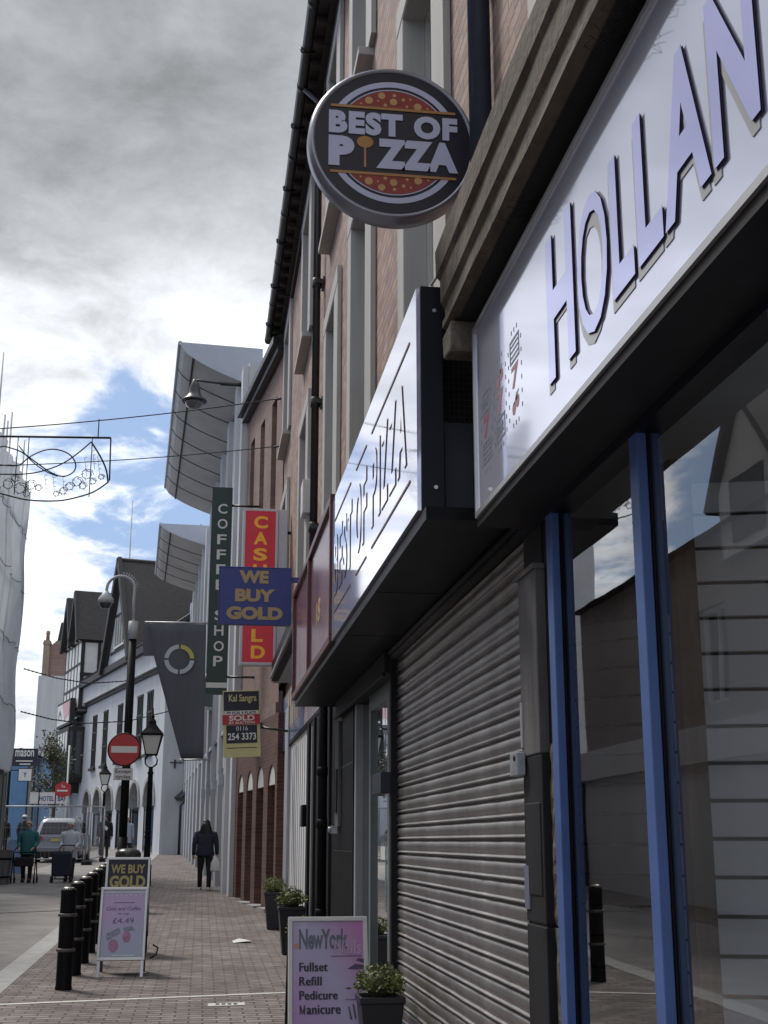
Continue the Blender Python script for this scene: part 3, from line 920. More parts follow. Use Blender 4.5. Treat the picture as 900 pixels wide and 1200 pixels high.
# angled fins low on the front
for yy, z0 in ((39.5, 5.6), (43.4, 5.65)):
    u_ = -(yy - 29.4)
    mb = MB()
    P = F3.p
    mb.hexa([P(u_, z0, .02), P(u_ - .6, z0 + .25, .02), P(u_ - .6, z0 + .25, .9), P(u_, z0 + .1, .9), P(u_, z0 + .95, .02), P(u_ - .6, z0 + 1.2, .02), P(u_ - .6, z0 + 1.05, .9), P(u_, z0 + .9, .9)])
    f = mb.build('fin', M_greyframe, mall)
    mb = MB(); mb.tube([P(u_ + .02, z0 + .98, .0), P(u_ + .02, z0 + .93, .9)], .06, 6); mb.tube([P(u_ + .02, z0 - .02, .0), P(u_ + .02, z0 + .08, .9)], .05, 6)
    mb.build('fin_edge', M_white, f)

# ------------------------------------------------------------------ black and white timber house at the bend
O4 = Vector((-1.9, 62.4, 0)); d4 = Vector((-.267, .964, 0)).normalized()
F4 = Fr(O4, -d4, (-d4.y, d4.x, 0))                         # street front (u negative going away)
S4 = Fr(O4, (d4.y, -d4.x, 0), -d4)                         # end wall that faces us
tudor = thing('timbered_house', 'large white rendered house with black timber gables, dark tiled roofs and ground floor arches', 'building', (-4, 70, gz(66)))
G4 = 1.05
mb = MB()
warc = []
wn4 = []
for c in (-3.0, -5.2, -7.6, -10.0, -13.9, -17.1): wn4.append((c - .55, c + .55, 5.9, 9.0))
wall_holes(mb, F4, -20.0, 0, 4.9, 11.1, wn4, .22)
mb.quad(S4.p(0, G4), S4.p(8, G4), S4.p(8, 9.2), S4.p(0, 11.1))
# ground storey with pointed arches
arcs = [-2.4, -5.6, -8.8, -12.0, -15.2, -18.3]
for i, c in enumerate(arcs):
    hw = 1.05
    nxt = arcs[i + 1] if i + 1 < len(arcs) else -20.0 - hw
    if i == 0: mb.quad(F4.p(c + hw, G4), F4.p(0, G4), F4.p(0, 4.9), F4.p(c + hw, 4.9))
    mb.quad(F4.p(max(nxt + hw, -20), G4), F4.p(c - hw, G4), F4.p(c - hw, 4.9), F4.p(max(nxt + hw, -20), 4.9))
    pts = [(c + hw * math.cos(math.pi * k / 12), 3.35 + 1.25 * math.sin(math.pi * k / 12) ** .85) for k in range(13)]
    for k in range(12):
        (a0, z0), (a1, z1) = pts[k], pts[k + 1]
        mb.quad(F4.p(a1, z1), F4.p(a0, z0), F4.p(a0, 4.9), F4.p(a1, 4.9))
mb.build('wall', M_offwhite, tudor, fix=False)
for c in arcs:
    mb = MB()
    hw = 1.05
    pts = [(c + hw * math.cos(math.pi * k / 12), 3.35 + 1.25 * math.sin(math.pi * k / 12) ** .85) for k in range(13)]
    for k in range(12):
        (a0, z0), (a1, z1) = pts[k], pts[k + 1]
        o_ = lambda a, z: (c + (a - c) * 1.18, 3.35 + (z - 3.35) * 1.14)
        (b0, y0), (b1, y1) = o_(a0, z0), o_(a1, z1)
        mb.hexa([F4.p(a1, z1, -.4), F4.p(a0, z0, -.4), F4.p(a0, z0, .08), F4.p(a1, z1, .08), F4.p(b1, y1, -.4), F4.p(b0, y0, -.4), F4.p(b0, y0, .08), F4.p(b1, y1, .08)])
    a_ = mb.build('archway', M_granite, tudor)
    mb = MB(); mb.box(F4, c - hw - .2, c + hw + .2, G4, 4.7, -1.0, -.9); mb.build('shop_window', M_wglass, a_)
    mb = MB(); mb.box(F4, c - hw, c + hw, 3.2, 3.3, -.5, -.4); mb.box(F4, c - .04, c + .04, G4, 3.2, -.5, -.4); mb.build('transom', M_timber, a_)
for a, b, v0, v1 in wn4:
    mb = MB()
    for uu in (a, a + .34, b - .44, b - .1): mb.box(F4, uu, uu + .1, v0, v1, -.15, .06)
    for vv in (v0, v0 + 1.0, v0 + 2.0, v1 - .1): mb.box(F4, a - .05, b + .05, vv, vv + .1, -.15, .07)
    mb.box(F4, a - .2, b + .2, v0 - .15, v0 - .002, -.1, .16)
    f = mb.build('window', M_timber, tudor)
    mb = MB(); mb.box(F4, a, b, v0, v1, -.21, -.12); mb.build('pane', M_wglass, f)
mb = MB()
mb.box(F4, -20, .2, 10.9, 11.25, -.1, .55); mb.box(F4, -20, .1, 9.75, 9.95, .004, .14)
mb.build('eaves', M_timber, tudor)
mb = MB(); mb.box(F4, -20, .1, 9.95, 10.9, .003, .30); mb.build('cove', M_offwhite, tudor)
# roofs: long roof plus the big cross gable whose slope faces us
mb = MB()
P = F4.p
zr = 16.9
ua, ub, uc = -6.2, -9.6, -13.0           # gable eaves, ridge, eaves along the street
mb.add([P(ub, zr, .7), P(ub, zr, -16), P(ua, 11.2, -16), P(ua, 11.2, .7), P(uc, 11.2, .7), P(uc, 11.2, -16)], [(0, 1, 2, 3), (0, 4, 5, 1)])
mb.add([P(ua + .0, 11.3, .5), P(.6, 11.3, .5), P(.6, 15.2, -5), P(ua - 2.5, 15.2, -5)], [(0, 1, 2, 3)])
mb.add([P(uc, 11.3, .5), P(-20.0, 11.3, .5), P(-20.0, 15.0, -5), P(uc + 2, 15.0, -5)], [(0, 1, 2, 3)])
r_ = mb.build('roof', M_slate, tudor, fix=False)
md = r_.modifiers.new('thick', 'SOLIDIFY'); md.thickness = .18; md.offset = 0
mb = MB(); mb.tube([P(ub, zr + .08, .75), P(ub, zr + .08, -16)], .12, 6); mb.build('ridge', M_slate, r_)
mb = MB()
mb.prism(F4, [(ua - .1, 11.2), (ub, zr - .2), (uc + .1, 11.2)], .15, .30)
mb.build('gable', M_offwhite, tudor)
mb = MB()
for (p, q) in (((ua + .25, 11.0), (ub, zr + .12)), ((uc - .25, 11.0), (ub, zr + .12))):
    a_, b_ = Vector(p), Vector(q); n_ = Vector((-(b_ - a_).y, (b_ - a_).x)).normalized() * .2
    mb.prism(F4, [tuple(a_ - n_), tuple(b_ - n_), tuple(b_ + n_), tuple(a_ + n_)], .5, .72)
for vv in (11.9, 13.9): mb.box(F4, ub - 2.4 + (vv - 11.9) * .55, ub + 2.4 - (vv - 11.9) * .55, vv, vv + .14, .302, .36)
mb.build('bargeboard', M_timber, tudor)
mb = MB()
for k in range(5): mb.box(F4, ub - 1.3 + k * .62, ub - 1.2 + k * .62, 12.1, 13.85, .303, .40)
mb.box(F4, ub - 1.3, ub + 1.28, 12.08, 12.2, .303, .42)
f = mb.build('window', M_wframe, tudor)
mb = MB(); mb.box(F4, ub - 1.25, ub + 1.2, 12.15, 13.85, .301, .33); mb.build('pane', M_wglass, f)
# timbered bay at the far end
mb = MB(); mb.box(F4, -25.5, -20.0, G4, 9.4, -8, .0); mb.build('bay_wall', M_offwhite, tudor)
mb = MB()
mb.box(F4, -25.6, -20.0, 9.6, 14.0, -8, .55)
b_ = mb.build('upper_bay', M_white, tudor)
mb = MB()
for k in range(6): mb.box(F4, -25.62 + k * 1.1, -25.44 + k * 1.1, 9.6, 14.0, .552, .57)
for vv in (9.6, 11.0, 12.4, 13.8): mb.box(F4, -25.62, -19.98, vv, vv + .16, .553, .575)
for k in range(5): mb.box(Fr(F4.p(-20.0, 0, 0), F4.n * -1, F4.u), -.55 + k * 1.0, -.35 + k * 1.0, 9.6, 14.0, .002, .06)
for vv in (9.6, 11.7, 13.8): mb.box(Fr(F4.p(-20.0, 0, 0), F4.n * -1, F4.u), -.6, 4, vv, vv + .2, .003, .065)
mb.build('timber_frame', M_timber, b_)
for k in range(2):
    u0, u1 = -22.75 - k * 2.8, -20.0 - k * 2.8
    um = (u0 + u1) / 2
    mb = MB()
    mb.add([P(um, 17.2, .95), P(um, 17.2, -7), P(u1 + .2, 13.9, -7), P(u1 + .2, 13.9, .95), P(u0 - .2, 13.9, .95), P(u0 - .2, 13.9, -7)], [(0, 1, 2, 3), (0, 4, 5, 1)])
    r_ = mb.build('bay_roof', M_slate, tudor, fix=False); md = r_.modifiers.new('thick', 'SOLIDIFY'); md.thickness = .2; md.offset = 0
    mb = MB(); mb.prism(F4, [(u0, 14.0), (um, 17.0), (u1, 14.0)], .4, .56); mb.build('bay_gable', M_white, r_)
    mb = MB()
    for (p, q) in (((u1 + .2, 13.8), (um, 17.2)), ((u0 - .2, 13.8), (um, 17.2))):
        a_, c_ = Vector(p), Vector(q); n_ = Vector((-(c_ - a_).y, (c_ - a_).x)).normalized() * .16
        mb.prism(F4, [tuple(a_ - n_), tuple(c_ - n_), tuple(c_ + n_), tuple(a_ + n_)], .8, .98)
    mb.build('bay_bargeboard', M_timber, r_)
mb = MB()
mb.prism(Fr(F4.p(0, 0, 0), F4.u, F4.n), [(-25.0, 5.2), (-20.6, 5.2), (-20.4, 5.5), (-20.4, 8.6), (-25.2, 8.6), (-25.2, 5.5)], .0, 1.0)
mb.prism(Fr(F4.p(0, 0, 0), F4.u, F4.n), [(-24.0, 4.6), (-23.6, 4.6), (-23.4, 5.2), (-24.2, 5.2)], .0, .6); mb.prism(F4, [(-21.8, 4.6), (-21.4, 4.6), (-21.2, 5.2), (-22.0, 5.2)], .0, .6)
ob_ = mb.build('oriel', M_timber, tudor)
mb = MB()
for k in range(5): mb.box(F4, -25.0 + k * .92, -24.3 + k * .92, 5.7, 8.3, 1.002, 1.02)
for k in range(1): mb.box(Fr(F4.p(-20.4, 0, 0), F4.n * -1, F4.u), -.9, -.15, 5.7, 8.3, .002, .02)
mb.build('oriel_window', M_wglass, ob_)
mb = MB(); mb.box(F4, -25.3, -20.5, 8.75, 10.35, .64, .95); pb_ = mb.build('poster_case', M_timber, tudor)
mb = MB(); mb.box(F4, -25.1, -20.7, 8.9, 10.2, .952, .97); mb.build('poster_sheet', M_white, pb_)
mb = MB(); mb.prism(F4, [(-23.3, 10.2), (-20.7, 10.2), (-20.7, 9.4), (-22.3, 9.1)], .972, .98); mb.build('pink_print', mat('pale_pink_ink', (.62, .36, .38), .5), pb_)
mb = MB(); mb.prism(F4, [(-24.6, 9.1), (-24.5, 9.7), (-24.1, 9.9), (-23.6, 9.6), (-23.4, 9.2), (-23.7, 9.5), (-24.2, 9.6)], .972, .982); mb.build('dark_print', M_printdark, pb_)
# lean-to porch against the end wall
mb = MB()
mb.box(S4, 1.15, 2.2, G4, 3.9, 0, 1.2); mb.build('porch_wall', M_offwhite, tudor)
mb = MB(); mb.add([S4.p(.75, 3.55, 1.4), S4.p(.75, 3.55, -.0), S4.p(2.3, 4.95, -.0), S4.p(2.3, 4.95, 1.4)], [(0, 1, 2, 3)])
r_ = mb.build('porch_roof', M_slate, tudor, fix=False); md = r_.modifiers.new('thick', 'SOLIDIFY'); md.thickness = .2
mb = MB(); mb.tube([S4.p(.85, 3.6, 1.35), S4.p(.6, 3.3, 1.3), S4.p(.6, 1.1, 1.3)], .06, 6); mb.tube([S4.p(-.6, 4.4, .08), S4.p(-.6, 1.0, .08)], .05, 6); mb.build('downpipe', M_gutter, tudor)
mb = MB(); mb.box(S4, .35, .85, 5.3, 5.34, .002, .05); mb.box(S4, .55, .62, 5.05, 5.45, .003, .06); mb.build('wall_bracket', M_gutter, tudor)
mb = MB(); mb.tube([F4.p(ub, zr, -4), F4.p(ub, zr + 1.1, -4)], [.10, .07], 6); mb.tube([F4.p(ub, zr + 1.1, -4), F4.p(ub, zr + 2.6, -4)], .035, 5); mb.ball(F4.p(ub, zr + 1.2, -4), .14); mb.build('finial', M_gutter, tudor)
mb = MB(); mb.tube([F4.p(-24, 14, -3), F4.p(-24, 24.3, -3)], [.05, .035], 6); tag(mb.build('flagpole', M_pole), 'thin bare grey mast standing above the dark roofs of the timbered house', 'mast')

# ------------------------------------------------------------------ far houses
def house(name, label, x0, x1, y0, y1, zt, m, wins=(), roof=None, roofm=None):
    h = thing(name, label, 'building', ((x0 + x1) / 2, y0, gz(y0)))
    f = Fr((0, y0, 0), (1, 0, 0), (0, -1, 0))
    mb = MB(); mb.wb(x0, x1, y0, y1, gz(y0) - .5, zt); mb.build('wall', m, h)
    for a, b, c, e in wins:
        mb = MB(); mb.box(f, a, b, c, e, .004, .05); wn = mb.build('window', M_timber, h)
        mb = MB(); mb.box(f, a + .1, b - .1, c + .1, e - .1, .052, .07); mb.build('pane', M_wglass, wn)
    if roof:
        mb = MB(); mb.prism(f, [(x0 - .2, zt), ((x0 + x1) / 2, zt + roof), (x1 + .2, zt)], -(y1 - y0), .2); mb.build('roof', roofm or M_slate, h)
    return h


fh = house('white_house', 'tall white rendered house with brick top storey and stone chimney closing the street', -12.0, -8.2, 95, 110, 13.3, M_offwhite,
           [(-11.2, -10.4, 5.9, 6.5)])
mb = MB(); mb.wb(-11.6, -8.3, 95.3, 109, 13.3, 15.2); mb.prism(Fr((0, 95.3, 0), (1, 0, 0), (0, -1, 0)), [(-11.6, 15.2), (-10.9, 15.9), (-8.3, 15.9), (-8.3, 15.2)], -10, 0)
mb.build('brick_storey', M_brick2, fh)
mb = MB(); mb.wb(-11.8, -11.35, 95.1, 96.0, 13.3, 15.9); mb.wb(-11.85, -11.3, 95.05, 96.05, 15.6, 15.75)
mb.lathe((-11.58, 95.6, 15.9), [(.14, 0), (.12, .5), (.16, .52), (.12, .75)], 8); mb.build('chimney', M_chimney, fh)
mb = MB(); mb.prism(Fr((0, 95.6, 0), (1, 0, 0), (0, -1, 0)), [(-10.9, 15.9), (-10.7, 17.3), (-8.3, 17.3), (-8.3, 15.9)], -10, 0); mb.build('roof', M_slate, fh)
mb = MB(); mb.wb(-12.05, -8.1, 94.85, 95.2, 7.0, 7.3); mb.build('string_course', M_timber, fh)
bh = house('blue_house', 'small bright blue rendered building beyond the fence at the far left', -12.4, -10.3, 84, 92, 6.9, M_brightblue, [(-10.85, -10.4, 2.6, 6.4)], .5)
# old wooden hoardings / shops below the sheeting, far left
ls = house('old_shop', 'dark weathered shop fronts under the wrapped scaffolding', -14.0, -6.22, 33.2, 43.2, 3.9, M_greydark)
FL = Fr((-6.22, 0, 0), (0, 1, 0), (1, 0, 0))
mb = MB()
for k in range(12): mb.box(FL, 33.4 + k * .8, 33.9 + k * .8, 1.2, 3.7, .004, .05)
mb.build('boarding', M_greywood, ls)

# buildings across the street: they stand in the shop windows' reflections
ox = -6.9
opp = thing('gabled_house', 'brick house with white gabled dormers across the street, seen mirrored in the shop windows', 'building', (ox, 16, gz(16)))
FO = Fr((ox, 0, 0), (0, 1, 0), (1, 0, 0))
ow = [(y, y + 1.3, z, z + 1.9) for y in (4, 7.2, 10.4, 13.6, 16.8, 20.0, 23.2, 26.4) for z in (4.3,)]
mb = MB(); wall_holes(mb, FO, -6, 32.8, -.3, 7.6, ow, .2); mb.build('wall', M_brickopp, opp, fix=False)
for a, b, c, e in ow:
    mb = MB(); mb.box(FO, a, b, c, c + .08, -.2, -.1); mb.box(FO, a, b, e - .08, e, -.2, -.1); mb.box(FO, a, a + .08, c, e, -.199, -.1); mb.box(FO, b - .08, b, c, e, -.199, -.1); mb.box(FO, (a + b) / 2 - .03, (a + b) / 2 + .03, c, e, -.198, -.1)
    f = mb.build('window', M_wframe, opp)
    mb = MB(); mb.box(FO, a, b, c, e, -.25, -.17); mb.build('pane', M_wglass, f)
mb = MB(); mb.prism(Fr((0, -6, 0), (1, 0, 0), (0, -1, 0)), [(ox + .3, 7.55), (ox - 5, 10.6), (ox - 10, 7.6)], -38.8, 0); mb.build('roof', M_slate, opp)
mb = MB(); mb.box(FO, -6, 32.8, 3.2, 3.9, .003, .2); mb.build('fascia', M_offwhite, opp)
mb = MB(); mb.box(FO, -6, 32.8, -.2, 3.2, .003, .06); mb.build('bounce_ground_floor', M_offwhite, opp)  # pale storey added to brighten the reflections in the shop glass
for yc in (9.5, 15.5, 21.5):
    mb = MB()
    mb.prism(Fr((ox, yc, 0), (0, 1, 0), (1, 0, 0)), [(-1.3, 6.9), (1.3, 6.9), (1.3, 8.2), (0, 9.8), (-1.3, 8.2)], -4, .12)
    g_ = mb.build('gable', M_white, opp)
    mb = MB(); mb.box(Fr((ox, yc, 0), (0, 1, 0), (1, 0, 0)), -.7, .7, 7.1, 8.3, .122, .16); mb.build('gable_window', M_wglass, g_)
    mb = MB()
    for s_ in (-1, 1):
        mb.prism(Fr((ox, yc, 0), (0, 1, 0), (1, 0, 0)), [(s_ * 1.6, 7.85), (0, 9.85), (0, 10.05), (s_ * 1.75, 7.95)], -4, .3)
    mb.build('gable_roof', M_slate, g_)

# ------------------------------------------------------------------ wrapped scaffolding on the left
scf = thing('wrapped_scaffold', 'tall scaffolding wrapped in pale grey sheeting on the left', 'scaffold', (-6.5, 37, 4))
mb = MB()
rnd = random.Random(11)
nu, nv = 60, 40
pts = []
X0 = -6.15


def bulge(y, z):
    return .07 * math.sin(y * 2.6 + .5 * math.sin(z * .8)) * (.4 + .6 * abs(math.sin(z * .78))) + .05 * math.sin(y * 5.3 + 2.2 * math.sin(z * .78)) * abs(math.sin(z * .78)) + .05 * math.sin(z * 1.57 + y * .3) + .03 * math.sin(y * 6.1 + z * 1.3)


path = []
for i in range(nu + 1): path.append((X0, 33.0 + 10.4 * i / nu, 1))
for i in range(1, 16): path.append((X0 - 4.5 * i / 15, 43.4, 0))
grid = []
for (x, y, fr_) in path:
    col_ = []
    for j in range(nv + 1):
        z = 3.85 + (13.15 - 3.85) * j / nv
        b_ = bulge(y + (0 if fr_ else x), z)
        zz = z + (.06 * math.sin(y * 1.9) if j in (0, nv) else 0)
        col_.append((x + (b_ if fr_ else 0), y + (0 if fr_ else b_), zz))
    grid.append(col_)
fl = []
for g_ in grid: pts += g_
m_ = nv + 1
for i in range(len(grid) - 1):
    for j in range(nv): fl.append((i * m_ + j, (i + 1) * m_ + j, (i + 1) * m_ + j + 1, i * m_ + j + 1))
mb.smooth = True
mb.add(pts, fl)
mb.build('sheeting', M_sheet, scf, fix=False)
mb = MB()
for k in range(8):
    y = 33.1 + k * 1.46
    mb.tube([(X0 - .1, y, gz(y)), (X0 - .1, y, 13.6 + (1.0 if k in (6, 4) else 0))], .03, 6)
for y in (39.2, 38.6): mb.tube([(X0 - .25, y, 12), (X0 - .25, y, 14.4)], .03, 6)
for z in (5.8, 7.8, 9.8, 11.8): mb.tube([(X0 - .12, 33, z), (X0 - .12, 43.3, z)], .028, 6)
mb.build('pole', M_pole, scf)
mb = MB()
for z in (5.85, 7.8, 9.75, 11.6):
    mb.tube([(X0 + bulge(33 + 10.4 * i / nu, z) + .012, 33 + 10.4 * i / nu, z + .05 * math.sin(i * .9)) for i in range(nu + 1)], .010, 4, False)
mb.build('batten', M_seam, scf)
mb = MB(); mb.tube([(-6.35, 37.2, 13), (-6.35, 37.2, 15.9)], [.03, .02], 6); tag(mb.build('aerial_mast', M_pole), 'thin dark aerial mast rising above the wrapped scaffolding', 'mast')

# ------------------------------------------------------------------ arcade shop front (nearest, right)
def RF(x): return Fr((x, 0, 0), (0, -1, 0), (-1, 0, 0))       # street-facing plane on the right: u = -y


shop = thing('arcade_shopfront', 'arcade shop front with blue metal window frames and dark glass, nearest on the right', 'shopfront', (1.5, 3, gz(3)))
F15 = RF(1.468)
for y0, y1, m in ((5.11, 5.20, M_blue), (4.00, 4.085, M_blue), (2.86, 2.95, M_blue), (1.3, 1.39, M_blue)):
    mb = MB()
    mb.box(RF(1.422), -y1, -y0, .05, 3.14, -.036, 0)
    f = mb.build('mullion', M_blue, shop, bevel=.004)
    mb = MB(); mb.box(RF(1.459), -y1 + .004, -y0 + .004, .05, 3.14, -.008, -.0); mb.build('gasket', M_black, f)
    mb = MB(); mb.box(RF(1.470), -y1, -y0, .05, 3.14, -.030, -.0); mb.build('inner_frame', M_blue2, f, bevel=.004)
for y0, y1 in ((4.085, 5.11), (2.95, 4.0), (1.39, 2.86)):
    mb = MB(); mb.quad(*[F15.p(u, v, 0) for u, v in ((-y1, .42), (-y0, .42), (-y0, 3.14), (-y1, 3.14))])
    mb.build('window_pane', M_glass, shop, fix=False)
    mb = MB(); mb.box(RF(1.42), -y1, -y0, .05, .42, -.10, 0); mb.build('stall_riser', M_blue2, shop, bevel=.004)
# slat-wall display partitions behind the glass, turned towards the street to catch more light
def partition(y, x0, x1, z0, z1, pitch, zoff, ang):
    an_ = R(ang)
    f = Fr((x0, y, 0), (math.cos(an_), -math.sin(an_), 0), (-math.sin(an_), -math.cos(an_), 0)); x1 -= x0; x0 = 0
    mb = MB(); k = 0
    z = z0 + zoff
    while z < z1:
        mb.box(f, x0, x1, max(z, z0), min(z + pitch - .012, z1), 0, .02); z += pitch
    p_ = mb.build('slatwall', M_slat, shop, bevel=.003)
    mb = MB(); mb.box(f, x0, x1, z0, z1, -.03, .004); mb.build('backing', M_groove, p_)
    mb = MB(); mb.box(f, x0, x1, z0, z1, -.05, -.031); mb.build('bounce_lining', M_white, p_)  # white back added only to bounce light inside the window


partition(5.52, 1.56, 3.4, .2, 2.62, .122, .03, 48)
partition(4.18, 1.62, 2.7, .2, 2.92, .122, .05, 16)
mb = MB(); mb.wb(1.58, 1.655, 4.12, 4.20, .1, 3.0); mb.build('display_post', M_woodpost, shop)
mb = MB(); mb.wb(1.55, 3.6, .9, 5.6, .02, .10); mb.build('shop_floor', M_strip, shop)
mb = MB(); mb.wb(1.52, 3.6, .9, 5.6, 3.16, 3.20); mb.build('shop_ceiling', M_white, shop)
mb = MB(); mb.wb(3.42, 3.5, .9, 5.6, .1, 3.16); mb.build('shop_rear_wall', M_white, shop)
mb = MB(); mb.wb(1.5, 1.9, 5.62, 5.75, 0.0, 3.16); mb.build('party_wall', M_greydark, shop)
# pilaster between the two shops
mb = MB(); mb.box(RF(1.40), -5.63, -5.32, 2.06, 2.86, -.1, 0)
p_ = mb.build('pilaster_board', M_greywood, shop, bevel=.006)
mb = MB(); mb.box(RF(1.388), -5.65, -5.31, 2.852, 2.875, -.1, 0); mb.build('metal_cap', M_greywood, p_)
mb = MB(); mb.box(RF(1.394), -5.625, -5.595, 2.10, 2.30, -.01, .0); mb.build('metal_strip', M_alu, p_)
mb = MB(); mb.box(RF(1.405), -5.64, -5.315, 0.0, 1.36, -.095, 0); mb.box(RF(1.41), -5.635, -5.32, 1.36, 1.37, -.09, 0); mb.box(RF(1.405), -5.64, -5.315, 1.37, 2.058, -.095, 0); mb.box(RF(1.400), -5.61, -5.35, 1.48, 1.86, -.01, 0)
mb.build('pilaster_base', M_greydark, shop, bevel=.006)
mb = MB(); mb.box(RF(1.43), -5.63, -5.32, 2.876, 3.16, -.08, 0); mb.build('pilaster_head', M_greydark, shop, bevel=.006)
mb = MB(); mb.box(RF(1.402), -5.64, -5.56, 1.42, 1.60, -.01, .004); mb.build('torn_sticker', M_printgrey, shop)
mb = MB(); mb.box(RF(1.44), -5.308, -5.205, 2.10, 3.16, -.06, 0); mb.build('side_panel', M_navypanel, shop)
rnd = random.Random(4)
mb = MB()
for z0, z1 in ((0.0, 1.36), (1.37, 2.095)):
    rg = []
    for k in range(19):
        z = z0 + (z1 - z0) * k / 18
        j = lambda: rnd.uniform(-.005, .005)
        rg.append([(1.50, 5.308, z), (1.44 + j(), 5.308, z), (1.436 + j(), 5.28, z), (1.436 + j(), 5.24, z), (1.44 + j(), 5.21, z), (1.50, 5.206, z)])
    mb.rings(rg, True, False)
mb.build('stone_strip', M_dirty, shop)
mb = MB(); mb.wb(1.36, 1.40, 5.57, 5.70, 1.98, 2.08); b_ = mb.build('lock_box', M_steel, shop, bevel=.004)
mb = MB(); mb.lathe((1.36, 5.61, 2.055), [(.012, 0), (.012, .004)], 10, (-1, 0, 0)); mb.build('keyhole', M_black, b_)
mb = MB(); mb.wb(1.25, 1.52, .7, 5.57, 3.142, 3.20); mb.wb(1.42, 1.52, .7, 5.60, 3.05, 3.14); mb.build('soffit', M_navypanel, shop)

# its big white fascia sign
XF = 1.20
FS = RF(XF)
hs = thing('fascia_sign', 'long glossy white shop sign with raised lilac HOLLAN lettering and fruit machine reels', 'shop sign', (XF, 3.2, 3.13))
mb = MB(); mb.box(FS, -5.55, -.7, 3.155, 4.03, -.10, -.004); mb.build('face_panel', M_signwhite, hs)
mb = MB()
mb.box(FS, -5.57, -.69, 4.03, 4.055, -.11, .006); mb.box(FS, -5.57, -.69, 3.13, 3.155, -.11, .006)
mb.box(FS, -5.57, -5.55, 3.155, 4.03, -.11, .006)
mb.build('trim', M_alu, hs)
mb = MB(); mb.box(FS, -5.57, -.69, 3.09, 3.129, -.30, -.006); mb.box(FS, -5.57, -.69, 3.60, 4.08, -.20, -.111); mb.build('sign_tray', M_greydark, hs)
BOLD = {'O': .0}
for ch, ya, yb, v0, v1 in (('H', 4.25, 3.915, 3.30, 3.855), ('O', 3.865, 3.54, 3.285, 3.765), ('L', 3.50, 3.30, 3.30, 3.76), ('L', 3.265, 3.06, 3.30, 3.76),
                           ('A', 3.045, 2.72, 3.30, 3.76), ('N', 2.70, 2.43, 3.30, 3.76)):
    mb = MB()
    text(mb, FS, ch, -ya, -yb, v0, v1, .0028, .0045, bold=BOLD.get(ch, .03), side=1)
    mb.cm = 1; text(mb, FS, ch, -ya + .007, -yb + .007, v0 - .007, v1 - .007, .0, .0018, bold=BOLD.get(ch, .03))
    mb.build('letter', [M_lilac, M_navyedge], hs, fix=False)
    mb = MB(); text(mb, FS, ch, -ya - .022, -yb - .022, v0 - .032, v1 - .032, -.0035, -.0012, bold=.012); mb.build('letter_shadow', M_shadowgrey, hs, fix=False)
# reels
D = -.0039
E_ = -.0031


def reel(u, v, kinds, w_=.16, h_=.104):
    fr_ = MB(); ink = MB(); red = MB(); grn = MB()
    for k, kd in enumerate(kinds):
        a, b, c, e = u, u + w_, v + k * (h_ + .012), v + k * (h_ + .012) + h_
        if kd in 'B=':
            for (p, q, r_, s_) in ((a, b, c, c + .012), (a, b, e - .012, e), (a, a + .012, c + .012, e - .012), (b - .012, b, c + .012, e - .012)):
                ink.box(FS, p, q, r_, s_, D, E_)
            if kd == 'B': text(ink, FS, 'BAR', a + .024, b - .024, c + .026, e - .026, D, E_, bold=.03)
            else:
                for t_ in range(3): ink.box(FS, a + .018, b - .018, c + .024 + t_ * .024, c + .033 + t_ * .024, D, E_)
        elif kd == '7':
            text(red, FS, '7', a + .02, b - .02, c + .002, e - .002, D, E_, bold=.03)
        else:
            for (q, r_) in ((.05, .035), (.11, .05)): disc(red, FS, a + q, c + r_, .028, E_, 14)
            grn.sheet(FS, [(a + .05, c + .05), (a + .09, c + .09), (a + .14, c + .095), (a + .11, c + .075), (a + .115, c + .06)], E_)
    n = len(kinds) * (h_ + .012)
    for i in range(6):
        for s_ in (-.035, w_ + .023): ink.box(FS, u + s_, u + s_ + .010, v + .0 + i * n / 6, v + .018 + i * n / 6, D, E_)
    for i in range(3):
        for s_ in (-.042, n + .012): ink.box(FS, u + .03 + i * .045, u + .040 + i * .045, v + s_, v + s_ + .018, D, E_)
    r_ = ink.build('reel', M_printgrey, hs)
    if red.v: red.build('fruit_print', mat('faded_red_print', (0.34, 0.10, 0.12), .3), r_, fix=False)
    if grn.v: grn.build('leaf_print', mat('faded_green_print', (0.16, 0.24, 0.20), .3), r_, fix=False)


reel(-5.41, 3.33, '=7B'); reel(-5.14, 3.35, 'B7C'); reel(-4.87, 3.37, 'C7=')

# ------------------------------------------------------------------ pizza shop: boxed fascia and roller shutter
XB = .98
FB = RF(XB)
bs = thing('fascia_sign', 'white mirror gloss shop sign with raised BEST OF PIZZA letters above the roller shutter', 'shop sign', (XB, 8, 3.24))
mb = MB(); mb.box(FB, -10.10, -5.89, 3.245, 4.40, -.02, 0); mb.build('face_panel', M_signwhite, bs)
mb = MB(); mb.wb(XB + .021, XB + .13, 5.88, 10.1, 3.235, 4.41); mb.build('box_side', M_navypanel, bs)
mb = MB()
for z in (3.36, 4.28): mb.lathe((XB + .09, 5.88, z), [(.010, 0), (.010, .006)], 10, (0, -1, 0))
mb.build('rivet', M_alu, bs)
M_whiteletter = mat("gloss_white_letter", (0.76, 0.73, 0.88), 0.03, metal=.6, var=.02)
word = "BEST OF PIZZA"
wid = {'B': 1, 'E': .9, 'S': .95, 'T': .95, ' ': .55, 'O': 1.1, 'F': .85, 'P': .95, 'I': .42, 'Z': .95, 'A': 1.1}
tot = sum(wid[c] for c in word); k_ = (9.94 - 6.19) / tot
u = -9.94
